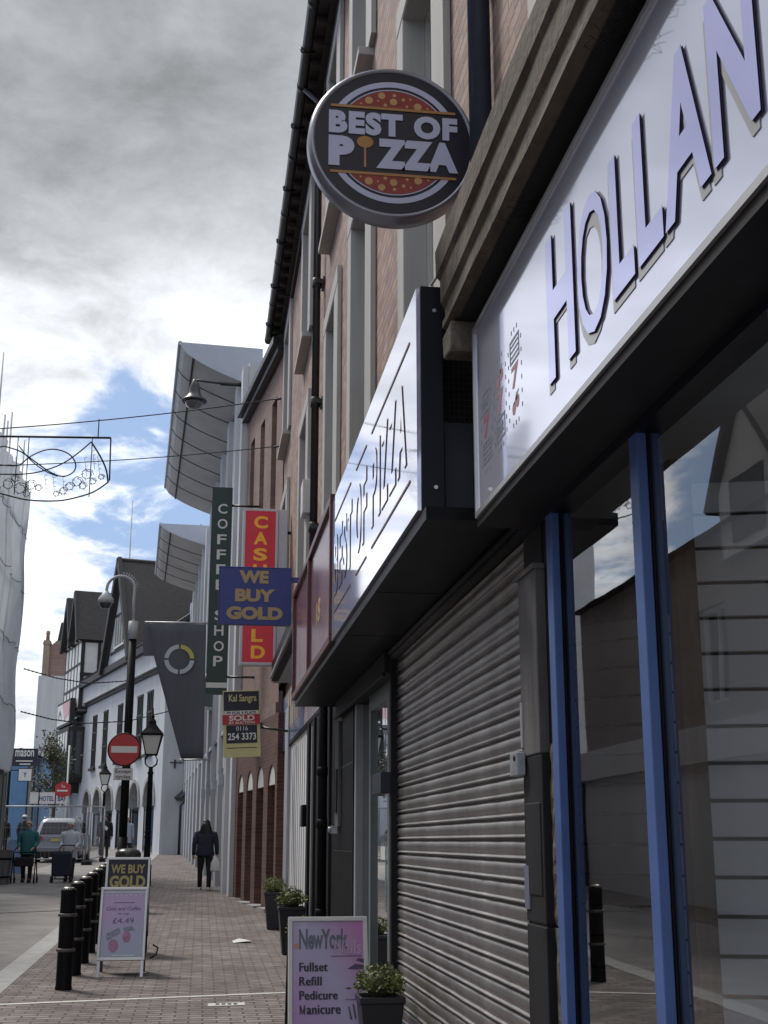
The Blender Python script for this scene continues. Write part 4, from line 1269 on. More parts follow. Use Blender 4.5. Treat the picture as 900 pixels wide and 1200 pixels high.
for c in word:
    if c != ' ':
        mb = MB(); text(mb, FB, c, u + .025, u + wid[c] * k_ - .025, 3.57, 4.05, .0032, .005, bold=.03, side=1); mb.cm = 1; text(mb, FB, c, u + .041, u + wid[c] * k_ - .009, 3.561, 4.041, .001, .002, bold=.03)
        mb.build('letter', [M_whiteletter, M_maroonedge], bs, fix=False)
    u += wid[c] * k_
for a, b in ((9.92, 8.78), (8.45, 7.88), (7.62, 6.10)):
    for v in (4.18, 3.44):
        mb = MB(); mb.box(FB, -a, -b, v, v + .014, .001, .004); mb.build('raised_line', M_maroonedge, bs)
psh = thing('pizza_shopfront', 'shuttered pizza shop front with closed grey roller shutter and black soffit', 'shopfront', (1.5, 8, gz(8)))
mb = MB(); mb.wb(XB + .02, 1.55, 5.76, 14.5, 3.17, 3.232); mb.build('soffit', M_soffit, psh)
mb = MB()
for y in (7.6, 9.3): mb.wb(XB + .03, 1.5, y, y + .006, 3.166, 3.171)
mb.build('soffit_joint', M_gutter, psh)
mb = MB(); mb.wb(1.12, 1.5, 6.02, 6.06, 3.24, 3.74); mb.wb(1.14, 1.28, 6.005, 6.02, 3.27, 3.70); mb.build('end_panel', M_navypanel2, psh)
mb = MB()
for k in range(12): mb.tube([(1.12 + k * .026, 6.04, 3.74), (1.12 + k * .026, 6.04, 4.4)], .0025, 4, False)
for k in range(22): mb.tube([(1.12, 6.04, 3.75 + k * .03), (1.42, 6.04, 3.75 + k * .03)], .0025, 4, False)
mb.build('grille', M_gutter, psh)
mb = MB(); mb.wb(1.11, 1.6, 6.10, 6.14, 3.24, 4.5); mb.build('dark_backing', M_void, psh)
# shutter: curved slats with a bright rolled joint
mb = MB()
pitch = .098
z = .04
sec = [(0.0, -.020), (.008, -.020), (.010, .012), (.013, .017), (.018, .017), (.022, .005), (.030, .001), (.042, .009), (.058, .013), (.074, .012), (.088, .006), (.0955, -.004)]
pv = []
while z < 3.14:
    for a, d in sec: pv.append((z + a, d))
    z += pitch
fr_ = RF(1.5)
ysn = [5.68 + (10.0 - 5.68) * i / 24 for i in range(25)]
rnd = random.Random(9)
wob = [[rnd.gauss(0, .0013) for _ in ysn] for _ in range(len(pv) // len(sec) + 1)]
pts = []
for i, (v, d) in enumerate(pv):
    for j, y in enumerate(ysn): pts.append(fr_.p(-y, v, d + wob[i // len(sec)][j]))
n = len(ysn)
mb.smooth = True
mb.add(pts, [(i * n + j + 1, i * n + j, (i + 1) * n + j, (i + 1) * n + j + 1) for i in range(len(pv) - 1) for j in range(n - 1)])
sh_ = mb.build('roller_shutter', M_shutter, psh, fix=False)
mb = MB(); mb.wb(1.44, 1.52, 9.98, 10.06, .1, 3.17); mb.build('guide_rail', M_greydark, psh, bevel=.004)
mb = MB(); mb.wb(1.46, 1.52, 5.64, 5.70, .05, 3.17); mb.build('guide_rail', M_greydark, psh, bevel=.004)
mb = MB(); mb.tube([(1.47, 5.68, 3.12), (1.47, 10.0, 3.12)], .035, 10); mb.tube([(1.44, 5.68, 3.15), (1.44, 10.05, 3.15)], .02, 8); mb.build('roller_cowl', M_greydark, psh)

# maroon double sign of the nail shop
ms = thing('fascia_sign', 'dark maroon framed shop sign of two glossy panels beyond the white pizza sign', 'shop sign', (XB, 12, 3.22))
mb = MB()
for a, b in ((12.35, 10.20), (14.42, 12.45)):
    mb.box(FB, -a, -b, 3.30, 4.40, -.04, -.012)
mb.build('gloss_panel', M_maroongloss, ms)
mb = MB()
mb.box(FB, -14.52, -10.12, 4.40, 4.47, -.12, .02); mb.box(FB, -14.52, -10.12, 3.235, 3.30, -.12, .02)
for a, b in ((10.20, 10.12), (12.45, 12.35), (14.52, 14.42)): mb.box(FB, -a, -b, 3.30, 4.40, -.12, .02)
mb.build('frame', M_maroonedge, ms, bevel=.006)
mb = MB(); text(mb, FB, "18", -11.7, -11.3, 3.62, 3.84, -.012, -.008, bold=.02); mb.build('lettering', M_tan, ms, fix=False)
mb = MB(); mb.wb(XB + .121, 1.5, 14.40, 14.50, 3.235, 4.47); mb.build('end_board', M_maroonedge, ms)

# nail salon front
ns_ = thing('salon_shopfront', 'nail salon front with grey framed glass door and raised shutter housing', 'shopfront', (1.5, 11.5, gz(11.5)))
mb = MB(); mb.wb(1.40, 1.54, 10.07, 13.9, 3.0, 3.168); mb.wb(1.38, 1.41, 10.07, 13.9, 2.97, 3.0); mb.build('shutter_housing', M_greydark, ns_, bevel=.01)
mb = MB(); mb.wb(1.46, 1.56, 12.50, 12.62, .1, 3.0); mb.build('door_post', M_lightframe, ns_, bevel=.005)
mb = MB()
for y0, y1 in ((10.10, 10.17), (10.50, 10.62), (11.70, 11.80)): mb.wb(1.50, 1.57, y0, y1, .1, 3.0)
mb.wb(1.505, 1.565, 10.62, 11.70, .1, .22); mb.wb(1.505, 1.565, 10.62, 11.70, 2.85, 3.0); mb.wb(1.505, 1.565, 10.17, 10.50, 2.85, 3.0); mb.wb(1.505, 1.565, 10.17, 10.50, .1, .22)
d_ = mb.build('door', M_greyframe, ns_, bevel=.005)
mb = MB(); mb.quad((1.535, 10.6, .2), (1.535, 11.72, .2), (1.535, 11.72, 2.9), (1.535, 10.6, 2.9)); mb.quad((1.535, 10.15, .2), (1.535, 10.52, .2), (1.535, 10.52, 2.9), (1.535, 10.15, 2.9)); mb.build('glazing', M_glass2, d_, fix=False)
mb = MB(); mb.wb(1.525, 1.530, 10.78, 11.2, 1.55, 1.66); mb.build('notice', M_white, d_)
mb = MB(); mb.wb(1.49, 1.50, 10.64, 10.67, 1.15, 1.7); mb.build('handle', M_steel, d_)
mb = MB(); mb.wb(1.545, 1.55, 10.72, 11.25, 1.8, 2.62); pz = mb.build('window_poster', M_postpale, ns_)
mb = MB(); mb.wb(1.538, 1.5445, 10.8, 11.05, 1.85, 2.2); mb.build('poster_figure', M_boardred, pz)
mb = MB(); mb.wb(1.537, 1.5435, 10.76, 11.0, 1.8, 1.92); mb.build('poster_band', M_signblue, pz)
mb = MB(); mb.wb(1.56, 1.60, 10.1, 12.5, .1, 3.0); mb.build('curtain', mat("sage_curtain", (.22, .26, .26), .8, var=.2, scale=3, streak=True), ns_)
mb = MB(); mb.wb(1.53, 1.6, 11.81, 12.49, .1, 3.0); mb.build('dark_glazing', M_wglass, ns_)
mb = MB(); mb.wb(1.45, 1.6, 12.63, 14.4, .1, 3.17); p_ = mb.build('black_pilaster', M_black, ns_, bevel=.005)
mb = MB()
for z in (.75, 1.6, 2.45): mb.wb(1.4465, 1.45, 12.64, 14.39, z, z + .01)
mb.build('tile_joint', M_gutter, p_)
mb = MB(); mb.wb(1.36, 1.44, 9.98, 10.5, 2.06, 2.22); mb.build('meter_box', M_navypanel2, ns_, bevel=.006)
mb = MB(); mb.wb(1.42, 1.46, 13.75, 14.1, 1.85, 2.95); mb.build('side_board', M_greywood, ns_, bevel=.004)
mb = MB(); mb.wb(1.405, 1.418, 13.8, 14.0, 2.0, 2.45); mb.build('letter_slot', M_black, ns_)
mb = MB(); mb.wb(1.36, 1.42, 13.8, 13.95, 1.78, 1.86); mb.lathe((1.36, 13.87, 1.82), [(.03, 0), (.03, .03)], 10, (-1, 0, 0)); mb.build('door_knob', M_steel, ns_)

# next shop: poster fascia, white shutter, black doors
ws = thing('white_shuttered_shopfront', 'narrow shop front with white closed shutter and black doors beyond the nail salon', 'shopfront', (1.5, 19, gz(19)))
mb = MB(); mb.wb(1.49, 1.60, 18.6, 22.4, .2, 3.3); w_ = mb.build('white_door', mat('bright_white_door', (.82, .82, .84), .45, var=.04), ws)
mb = MB()
for k in range(9): mb.wb(1.482, 1.4895, 18.8 + k * .42, 18.83 + k * .42, .35, 3.2)
mb.build('door_groove', M_lightframe, w_)
mb = MB(); mb.wb(1.44, 1.6, 22.45, 23.3, .2, 4.0); mb.build('grey_post', M_lightframe, ws, bevel=.01)
mb = MB(); mb.wb(1.46, 1.6, 14.42, 18.55, .15, 3.3); bd = mb.build('black_door', M_black, ws)
mb = MB()
for y in (14.9, 15.9, 17.0, 17.9): mb.wb(1.43, 1.459, y, y + .12, .2, 3.28)
mb.build('door_rail', M_greydark, bd, bevel=.004)
mb = MB(); mb.wb(1.425, 1.47, 17.25, 17.33, .2, 3.2); mb.build('pale_jamb', M_lightframe, ws)
mb = MB(); mb.wb(1.40, 1.46, 18.45, 18.8, 1.9, 2.2); mb.build('padlock_box', M_black, ws, bevel=.008)
mb = MB()
mb.tube([(1.40, 15.35, .2), (1.40, 15.35, 4.6)], .055, 10)
for z in (.9, 1.9, 2.5): mb.lathe((1.40, 15.35, z), [(.058, -.05), (.072, -.045), (.072, .045), (.058, .05)], 12)
mb.build('drainpipe', M_black, ws)
mb = MB(); mb.wb(1.45, 1.6, 14.5, 24.5, 3.30, 3.36); mb.build('lintel', M_black, ws)
mb = MB()
mb.wb(1.10, 1.22, 15.65, 21.9, 4.34, 4.66); mb.wb(1.22, 1.40, 15.65, 21.9, 4.60, 4.66)
aw = mb.build('canopy', M_black, ws, bevel=.01)
mb = MB(); mb.wb(1.22, 1.5, 15.66, 21.88, 4.325, 4.345); mb.build('canopy_underside', M_greypaint, aw)
mb = MB(); mb.tube([(1.09, 15.65, 4.40), (1.09, 21.9, 4.40)], .022, 6); mb.build('canopy_rail', M_alu, aw)
ps = thing('fascia_sign', 'blue and pale printed shop sign with ochre figures under the black canopy', 'shop sign', (1.47, 20, 3.36))
F148 = RF(1.47)
mb = MB(); mb.box(F148, -24.4, -16.3, 3.37, 4.31, -.03, 0); mb.build('face_panel', M_postpale, ps)
mb = MB()
mb.box(F148, -24.4, -19.3, 3.37, 3.66, .001, .004)
mb.prism(F148, [(-24.4, 3.664), (-19.6, 3.664), (-19.9, 3.86), (-22.4, 3.95), (-24.4, 4.31)], .001, .004)
mb.build('blue_print', M_postblue, ps)
mb = MB()
for k in range(5):
    u = -22.9 + k * .55
    mb.prism(F148, [(u - .16, 3.62), (u + .2, 3.62), (u + .26, 4.0), (u + .10, 4.24), (u - .04, 4.22), (u - .1, 3.98)], .0045, .007)
mb.build('figure_print', M_brickpost, ps)
mb = MB()
for k in range(4):
    u_ = -19.0 + k * .68
    mb.tube([F148.p(u_ + .30 * math.cos(a_ * .7 + k), 3.88 + .24 * math.sin(a_ * .9 + k * .8), .004) for a_ in range(8)], .016, 4)
mb.build('scroll_print', M_printgrey, ps)

# ------------------------------------------------------------------ projecting signs
FY = lambda y: Fr((0, y, 0), (1, 0, 0), (0, -1, 0))
YP = 6.2
pf = FY(YP)
ps_ = thing('round_sign', 'round dark projecting sign reading BEST OF PIZZA with pizza slices behind the words', 'shop sign', (.9, YP, 4.92))
cu_, cv = .912, 5.395
mb = MB()
ax = (0, -1, 0)
mb.lathe((cu_, YP, cv), [(.35, -.115), (.447, -.115), (.466, -.10), (.466, -.02), (.455, .0), (.447, .012), (.433, .012), (.430, .003), (.2, .002)], 64, ax)
mb.build('rim', M_rim, ps_)
mb = MB(); disc(mb, pf, cu_, cv, .431, .0035, 64); fc = mb.build('sign_face', M_pizzaface, ps_, fix=False)


def seg(mb, r0, r1, vc, up, d, n=40):
    """part of a ring above or below a chord"""
    pts = []
    for i in range(721):
        a = 2 * math.pi * i / 720
        v = math.sin(a) * r1
        if (up and v > vc) or (not up and v < -vc): pts.append(a)
    pts.sort(key=lambda a: a if up else (a if a > math.pi else a + 2 * math.pi))
    o = [(cu_ + r1 * math.cos(a), cv + r1 * math.sin(a)) for a in pts[::8]]
    if r0 > 0:
        ii = []
        for i in range(721):
            a = 2 * math.pi * i / 720; v = math.sin(a) * r0
            if (up and v > vc) or (not up and v < -vc): ii.append(a)
        ii.sort()
        ip = [(cu_ + r0 * math.cos(a), cv + r0 * math.sin(a)) for a in ii[::8]]
        m = min(len(o), len(ip))
        # match by parameter
        for i in range(40):
            f0, f1 = i / 40, (i + 1) / 40
            A = lambda P, f: P[min(len(P) - 1, int(f * (len(P) - 1)))]
            mb.sheet(pf, [A(ip, f0), A(o, f0), A(o, f1), A(ip, f1)], d)
    else:
        mb.sheet(pf, o, d)


mb = MB()
for up in (True, False): seg(mb, .335, .368, .205, up, .006); seg(mb, .314, .320, .205, up, .006)
mb.build('white_ring', M_pizzawhite, fc, fix=False)
for up in (True, False):
    mb = MB(); seg(mb, 0, .312, .205, up, .006); z_ = mb.build('pizza_print', M_pizzared, fc, fix=False)
    mb = MB()
    for (x, y, r_) in ((-.135, .245, .022), (-.065, .278, .020), (.0, .245, .021), (.135, .225, .022), (.005, .285, .010), (.055, .262, .010), (-.045, .222, .010),
                       (.075, .222, .008), (-.085, .245, .006), (.095, .268, .006), (-.18, .222, .006), (.19, .218, .006)):
        disc(mb, pf, cu_ + x, cv + y * (1 if up else -1), r_, .0075, 14)
    mb.build('topping_print', M_cheese, z_, fix=False)
mb = MB(); mb.box(pf, cu_ - .345, cu_ + .345, cv + .192, cv + .207, .006, .009); mb.box(pf, cu_ - .345, cu_ + .345, cv - .207, cv - .192, .006, .009)
mb.box(pf, cu_ - .162, cu_ - .150, cv - .165, cv - .02, .006, .009); disc(mb, pf, cu_ - .156, cv - .012, .045, .0085, 24, .036)
mb.build('gold_print', M_gold, fc, fix=False)
mb = MB()
text(mb, pf, "BEST OF", cu_ - .355, cu_ + .355, cv + .03, cv + .17, .006, .010, bold=.06, space=1.14)
text(mb, pf, "P", cu_ - .355, cu_ - .215, cv - .165, cv + .015, .006, .010, bold=.075)
text(mb, pf, "ZZA", cu_ - .095, cu_ + .355, cv - .165, cv + .015, .006, .010, bold=.065, space=1.14)
mb.build('lettering', M_pizzawhite, fc, fix=False)
mb = MB(); mb.tube([(cu_ + .44, YP + .08, 5.55), (XU + .02, YP + .08, 5.55)], .017, 8); mb.tube([(cu_ + .42, YP + .08, 5.22), (XU + .02, YP + .08, 5.22)], .017, 8)
mb.wb(XU - .012, XU + .0, YP, YP + .16, 5.1, 5.65); mb.build('bracket', M_gutter, ps_)


def boxsign(name, label, x0, x1, z0, z1, y, depth, edge, fm, em):
    t_ = thing(name, label, 'shop sign', ((x0 + x1) / 2, y, z0))
    f = FY(y)
    mb = MB()
    mb.box(f, x0, x1, z0, z0 + edge, -depth, .006); mb.box(f, x0, x1, z1 - edge, z1, -depth, .006)
    mb.box(f, x0, x0 + edge, z0 + edge, z1 - edge, -depth, .006); mb.box(f, x1 - edge, x1, z0 + edge, z1 - edge, -depth, .006)
    mb.build('frame', em, t_, bevel=.004)
    mb = MB(); mb.box(f, x0 + edge, x1 - edge, z0 + edge, z1 - edge, -depth + .01, .0); mb.build('sign_face', fm, t_)
    return t_, f


t_, f = boxsign('projecting_sign', 'tall red projecting sign with yellow letters CASH & GOLD stacked vertically', .55, 1.17, 4.63, 7.40, 22.0, .25, .045, M_signred, M_lightbox)
mb = MB()
for ch, z in zip("CASH&GOLD", (7.15, 6.86, 6.57, 6.28, 5.99, 5.70, 5.42, 5.14, 4.85)): text(mb, f, ch, .745, .745 + (.24 if ch != 'L' else .2), z - .112, z + .112, .001, .006, bold=.035)
mb.build('lettering', M_signyellow, t_, fix=False)
mb = MB(); mb.tube([(1.1, 22.12, 7.0), (1.45, 22.12, 7.0)], .03, 6); mb.tube([(1.1, 22.12, 4.9), (1.5, 22.12, 4.9)], .03, 6); mb.build('bracket', M_gutter, t_)

mb = MB(); mb.box(f, 1.172, 1.34, 4.63, 7.40, -.25, -.02); mb.build('side_box', M_lightbox, t_, bevel=.01)
t_, f = boxsign('projecting_sign', 'royal blue square projecting sign with tan letters WE BUY GOLD', .115, 1.0, 4.255, 4.97, 15.5, .10, .012, M_signblue, M_signblue)
mb = MB()
text(mb, f, "WE", .36, .72, 4.765, 4.925, .001, .006, bold=.055); text(mb, f, "BUY", .315, .80, 4.535, 4.695, .001, .006, bold=.055); text(mb, f, "GOLD", .215, .90, 4.315, 4.475, .001, .006, bold=.06)
mb.build('lettering', M_tan, t_, fix=False)
mb = MB(); mb.wb(.995, XU + .01, 15.53, 15.58, 4.80, 4.86); mb.build('bracket', M_signblue, t_)

t_, f = boxsign('projecting_sign', 'tall narrow dark green projecting sign with white letters COFFEE SHOP stacked vertically', .0, .44, 4.72, 9.28, 27.5, .10, .012, M_green, M_green)
mb = MB()
for ch, z in zip("COFFEESHOP", (8.79, 8.45, 8.10, 7.76, 7.43, 7.09, 6.42, 6.09, 5.75, 5.43)): text(mb, f, ch, .135, .335 if ch != 'O' else .35, z - .11, z + .11, .001, .006, bold=.015)
mb.build('lettering', M_letterwhite, t_, fix=False)
mb = MB(); mb.box(f, .002, .438, 4.86, 4.97, .0065, .012); mb.build('white_band', M_letterwhite, t_)
mb = MB()
for z in (8.88, 7.06, 5.1): mb.tube([(.43, 27.55, z), (1.05, 27.55, z)], .025, 6)
mb.build('bracket', M_gutter, t_)

sb = thing('sale_board', 'yellow and navy estate agent board reading SOLD with phone number', 'sign board', (.64, 22.5, 3.1))
rb = Fr((.64, 22.5, 3.68), (math.cos(R(2.5)), 0, math.sin(R(2.5))), (0, -1, 0), (-math.sin(R(2.5)), 0, math.cos(R(2.5))))
mb = MB(); mb.box(rb, -.325, .315, -.575, .565, -.012, 0); mb.build('board', M_cream, sb, bevel=.004)
mb = MB(); mb.box(rb, -.31, .30, .22, .55, .0005, .003); mb.box(rb, -.27, .26, -.34, -.03, .0005, .003); mb.build('navy_print', M_boardnavy, sb)
mb = MB(); mb.box(rb, -.29, .28, .13, .215, .0005, .0035); mb.build('white_print', M_white, sb)
mb = MB(); mb.box(rb, -.335, .31, -.02, .15, .0036, .012); mb.box(rb, -.335, .31, -.02, .15, .0036, .012) if False else None; mb.build('sold_strip', M_boardred, sb)
mb = MB(); text(mb, rb, "SOLD", -.22, .22, .045, .138, .0122, .015, bold=.03); text(mb, rb, "BY AUCTION", -.22, .22, -.008, .032, .0122, .015, bold=.02)
text(mb, rb, "0116", -.10, .10, -.125, -.05, .0031, .006); text(mb, rb, "254 3373", -.245, .24, -.285, -.165, .0031, .006, bold=.02)
mb.build('lettering', M_white, sb, fix=False)
mb = MB(); text(mb, rb, "Kal Sangra", -.22, .26, .34, .50, .0031, .006, bold=.02); mb.build('name_lettering', M_cream, sb, fix=False)
mb = MB(); text(mb, rb, "PP FOR 9 FLATS", -.26, .25, .158, .205, .0036, .006, bold=.02); mb.box(rb, -.26, .25, -.425, -.412, .0005, .003); mb.build('ink_lettering', M_boardnavy, sb, fix=False)
mb = MB(); mb.tube([(.95, 22.53, 3.62), (1.5, 22.53, 3.55)], .022, 6); mb.tube([(.9, 22.53, 3.55), (.98, 22.53, 3.7)], .03, 6); mb.build('bracket', M_gutter, sb)

bn = thing('hanging_banner', 'charcoal tapering fabric banner with a grey and yellow segmented ring', 'banner', (-.8, 38, 4.0))
bf = FY(38)
mb = MB()
outl = [(-1.72, 7.92), (-.05, 7.96), (.0, 4.02), (-.64, 4.01), (-1.55, 6.99)]
# wavy cloth: rows between top and bottom
rows = []
for i in range(17):
    t = i / 16; zt = 7.94 + (4.015 - 7.94) * t
    if zt > 6.99: xl = -1.72 + (7.92 - zt) / (7.92 - 6.99) * .17
    else: xl = -1.55 + (6.99 - zt) / (6.99 - 4.01) * .91
    xr = -.05 + .05 * t
    rows.append([(xl + (xr - xl) * j / 10, 38 + .03 * math.sin(j * .9 + i * .35), zt) for j in range(11)])
mb.smooth = True
mb.add([p for r_ in rows for p in r_], [(i * 11 + j, i * 11 + j + 1, (i + 1) * 11 + j + 1, (i + 1) * 11 + j) for i in range(16) for j in range(10)])
b_ = mb.build('cloth', M_banner, bn, fix=False)
md = b_.modifiers.new('thick', 'SOLIDIFY'); md.thickness = .012
mb = MB(); mb.add([(-1.72, 38.02, 7.9), (-1.9, 38.12, 7.75), (-1.86, 38.14, 6.98), (-1.55, 38.04, 6.98)], [(0, 1, 2, 3)]); q_ = mb.build('side_flap', M_banner, bn, fix=False); md = q_.modifiers.new('thick', 'SOLIDIFY'); md.thickness = .012
for k in range(4):
    mb = MB(); ring(mb, bf, -.80, 6.88, .31, .435, .045, .055, 48, k * 90 + 4, k * 90 + 86)
    mb.build('ring_segment', M_ringyellow if k == 0 else M_ringgrey, bn)
mb = MB(); mb.tube([(-1.85, 38.05, 7.97), (.45, 38.05, 7.99)], .03, 6); mb.tube([(-.7, 38.05, 3.98), (.45, 38.05, 4.0)], .025, 6); mb.lathe((-.62, 38.05, 3.86), [(.05, 0), (.07, .06), (.07, .14), (.03, .16)], 10); mb.build('arm', M_pole, bn)

# ------------------------------------------------------------------ street lantern on the wall, wires, festive light
wl = thing('wall_lamp', 'dark bell-shaped street lamp on a long arm high on the wall under the roof canopy', 'street lamp', (-.5, 30.5, 12.2))
mb = MB(); mb.tube([(.8, 30.5, 12.78), (.25, 30.5, 12.80), (.1, 30.5, 12.80)], .055, 8); mb.tube([(.12, 30.5, 12.80), (-.53, 30.5, 12.86)], .03, 8); mb.wb(.62, .82, 30.4, 30.6, 12.6, 12.95); mb.build('arm', M_gutter, wl)
mb = MB(); mb.lathe((-.53, 30.5, 12.28), [(.30, 0), (.32, .02), (.29, .06), (.20, .13), (.15, .24), (.13, .38), (.09, .50), (.05, .58), (.02, .62)], 24); mb.build('shade', M_gutter, wl)
mb = MB(); mb.lathe((-.53, 30.5, 12.10), [(.02, 0), (.12, .02), (.19, .07), (.225, .15), (.23, .19)], 20); mb.build('glass_bowl', mat("smoked_bowl", (.10, .10, .11), .12, coat=1.0), wl)


def sag(a, b, s_, n=24): return [Vector(a).lerp(Vector(b), i / n) - Vector((0, 0, s_ * 4 * (i / n) * (1 - i / n))) for i in range(n + 1)]


mb = MB(); mb.tube(sag((1.38, 25, 10.55), (-6.3, 25, 9.42), .12), .012, 5); mb.tube([(1.40, 25, 10.55), (1.2, 25, 10.50)], .025, 6)
for k in range(3): mb.ball((1.385, 25, 10.35 + k * .2), .035, 6, 4)
mb.wb(1.375, 1.399, 24.97, 25.03, 10.25, 10.85)
tag(mb.build('catenary_wire', M_cable), 'upper of the two dark wires strung across the street from the brick wall', 'wire', 'wires across the street')
mb = MB(); mb.tube(sag((1.38, 25, 9.52), (-6.3, 25, 8.75), .12), .010, 5); mb.tube([(1.40, 25, 9.52), (1.2, 25, 9.48)], .022, 6)
for k in range(3): mb.ball((1.385, 25, 9.32 + k * .2), .035, 6, 4)
mb.wb(1.375, 1.399, 24.97, 25.03, 9.2, 9.85)
tag(mb.build('catenary_wire', M_cable), 'lower of the two dark wires strung across the street from the brick wall', 'wire', 'wires across the street')
mb = MB(); mb.tube([(-5.95, 43.4, 7.21), (-5.5, 44.2, 7.16), (-5.09, 45, 7.12), (-4.15, 46.5, 7.13), (-3.03, 48, 7.40), (-1.91, 50, 7.93), (-.8, 51.5, 8.6), (-.2, 52, 9.0)], .02, 5)
for i in range(40):
    t = i / 39
    P_ = [Vector(p) for p in ((-5.95, 43.4, 7.21), (-5.09, 45, 7.12), (-4.15, 46.5, 7.13), (-3.03, 48, 7.40), (-1.91, 50, 7.93), (-.2, 52, 9.0))]
    s_ = t * 4.999; k = int(s_); mb.ball(P_[k].lerp(P_[k + 1], s_ - k), .032, 5, 4)
tag(mb.build('festoon_cable', M_cable), 'upper dark festoon cable sagging across the street in front of the timbered house', 'cable', 'festoon cables')
mb = MB()
P_ = [Vector(p) for p in ((-5.95, 43.4, 5.81), (-5.17, 45, 5.72), (-4.25, 46.5, 5.72), (-2.77, 48, 5.95), (-1.49, 52, 6.7), (-.25, 53, 7.1))]
mb.tube(P_, .02, 5)
for i in range(40):
    s_ = i / 39 * 4.999; k = int(s_); mb.ball(P_[k].lerp(P_[k + 1], s_ - k), .032, 5, 4)
tag(mb.build('festoon_cable', M_cable), 'lower dark festoon cable sagging across the street just above the no entry sign', 'cable', 'festoon cables')

fo = thing('festive_light', 'unlit wire-frame festive street decoration with scrolls hanging from the wires', 'decoration', (-4.13, 25, 8.2))
XM = -4.13


def sp(pts, r_, part, m=None):
    """smooth line through x,z points, mirrored about the middle of the decoration"""
    def cr(P):
        o = []
        for i in range(len(P) - 1):
            p0, p1, p2, p3 = P[max(i - 1, 0)], P[i], P[i + 1], P[min(i + 2, len(P) - 1)]
            for k in range(6):
                t = k / 6
                o.append(tuple(.5 * (2 * p1[c] + (p2[c] - p0[c]) * t + (2 * p0[c] - 5 * p1[c] + 4 * p2[c] - p3[c]) * t * t + (3 * p1[c] - p0[c] - 3 * p2[c] + p3[c]) * t ** 3) for c in (0, 1)))
        return o + [P[-1]]
    c = cr(pts)
    for s_ in (1, -1):
        part.tube([(XM + s_ * (x - XM), 25.02 + (.0 if s_ > 0 else .012), z) for x, z in c], r_, 5)


mb = MB()
mb.tube([(2 * XM + 2.06, 25.02, 9.42), (-2.06, 25.02, 9.54)], .022, 6)
for s_ in (1, -1):
    mb.tube([(XM + s_ * 2.07, 25.02, 9.54 if s_ > 0 else 9.42), (XM + s_ * 2.09, 25.02, 8.65)], .016, 6)
    for x in (-2.42, -3.65, -3.86): mb.tube([(XM + s_ * (x - XM), 25.02, 9.5), (XM + s_ * (x - XM), 25.02, 8.3)], .010, 5)
mb.tube([(-2.31, 25.02, 9.52), (-2.31, 25.0, 9.92)], .012, 5); mb.tube([(-5.95, 25.02, 9.42), (-5.95, 25.0, 9.42)], .012, 5)
fo_f = mb.build('frame', M_cable, fo)
mb = MB()
sp([(-2.05, 8.63), (-2.35, 8.40), (-2.8, 8.24), (-3.14, 8.19), (-3.63, 8.20), (-4.13, 8.31)], .016, mb)
sp([(-2.44, 9.44), (-2.25, 9.15), (-2.12, 8.88), (-2.07, 8.63)], .018, mb)
sp([(-2.44, 9.44), (-2.7, 9.18), (-3.0, 8.95), (-3.37, 8.79), (-3.7, 8.72), (-4.13, 8.70)], .014, mb)
mb.build('outline', M_cable, fo)
mb = MB()
sp([(-4.3, 8.90), (-3.84, 8.89), (-3.61, 9.08), (-3.35, 9.22), (-3.1, 9.25), (-2.85, 9.16), (-2.72, 8.98), (-2.75, 8.80), (-2.95, 8.70), (-3.2, 8.78), (-3.5, 8.98), (-3.8, 9.18), (-4.13, 9.28)], .014, mb)
sp([(-3.84, 9.3), (-3.6, 9.02), (-3.3, 8.8), (-3.05, 8.70)], .012, mb)
mb.build('ribbon', M_cable, fo)
mb = MB()
rnd = random.Random(8)
for s_ in (1, -1):
    for (x, z, r_) in ((-2.48, 8.76, .13), (-2.66, 8.60, .12), (-2.80, 8.50, .10), (-2.55, 8.52, .09), (-2.92, 8.40, .09), (-3.05, 8.34, .07), (-2.36, 8.62, .08), (-3.55, 8.50, .12), (-3.75, 8.42, .14), (-3.98, 8.5, .13),
                        (-3.62, 8.33, .09), (-3.86, 8.62, .09), (-3.4, 8.45, .08), (-2.2, 8.72, .07)):
        c = [(XM + s_ * (x - XM) + r_ * math.cos(a * .9) * (1 - .05 * a), 25.02, z + r_ * math.sin(a * .9) * (1 - .05 * a)) for a in range(10)]
        mb.tube(c, .008, 4)
        for k in range(5):
            a = 2 * math.pi * k / 5 + x * 9
            mb.tube([(XM + s_ * (x - XM) + r_ * .5 * math.cos(a), 25.025, z + r_ * .5 * math.sin(a)), (XM + s_ * (x - XM) + r_ * math.cos(a + .4), 25.025, z + r_ * math.sin(a + .4))], .006, 4)
mb.build('flower_scroll', M_cable, fo)
mb = MB()
for s_ in (1, -1):
    for (x, z) in ((-2.30, 9.15), (-2.4, 9.25), (-2.55, 9.1), (-2.95, 8.68), (-3.15, 8.75), (-3.3, 8.7)):
        mb.tube([(XM + s_ * (x - XM), 25.02, z), (XM + s_ * (x + .06 - XM), 25.02, z - .38)], .005, 4)
        for k in range(4): mb.tube([(XM + s_ * (x + .012 * k - XM), 25.02, z - .09 * k), (XM + s_ * (x + .05 + .012 * k - XM), 25.02, z - .09 * k + .02)], .005, 4)
mb.build('light_string', M_cable, fo)

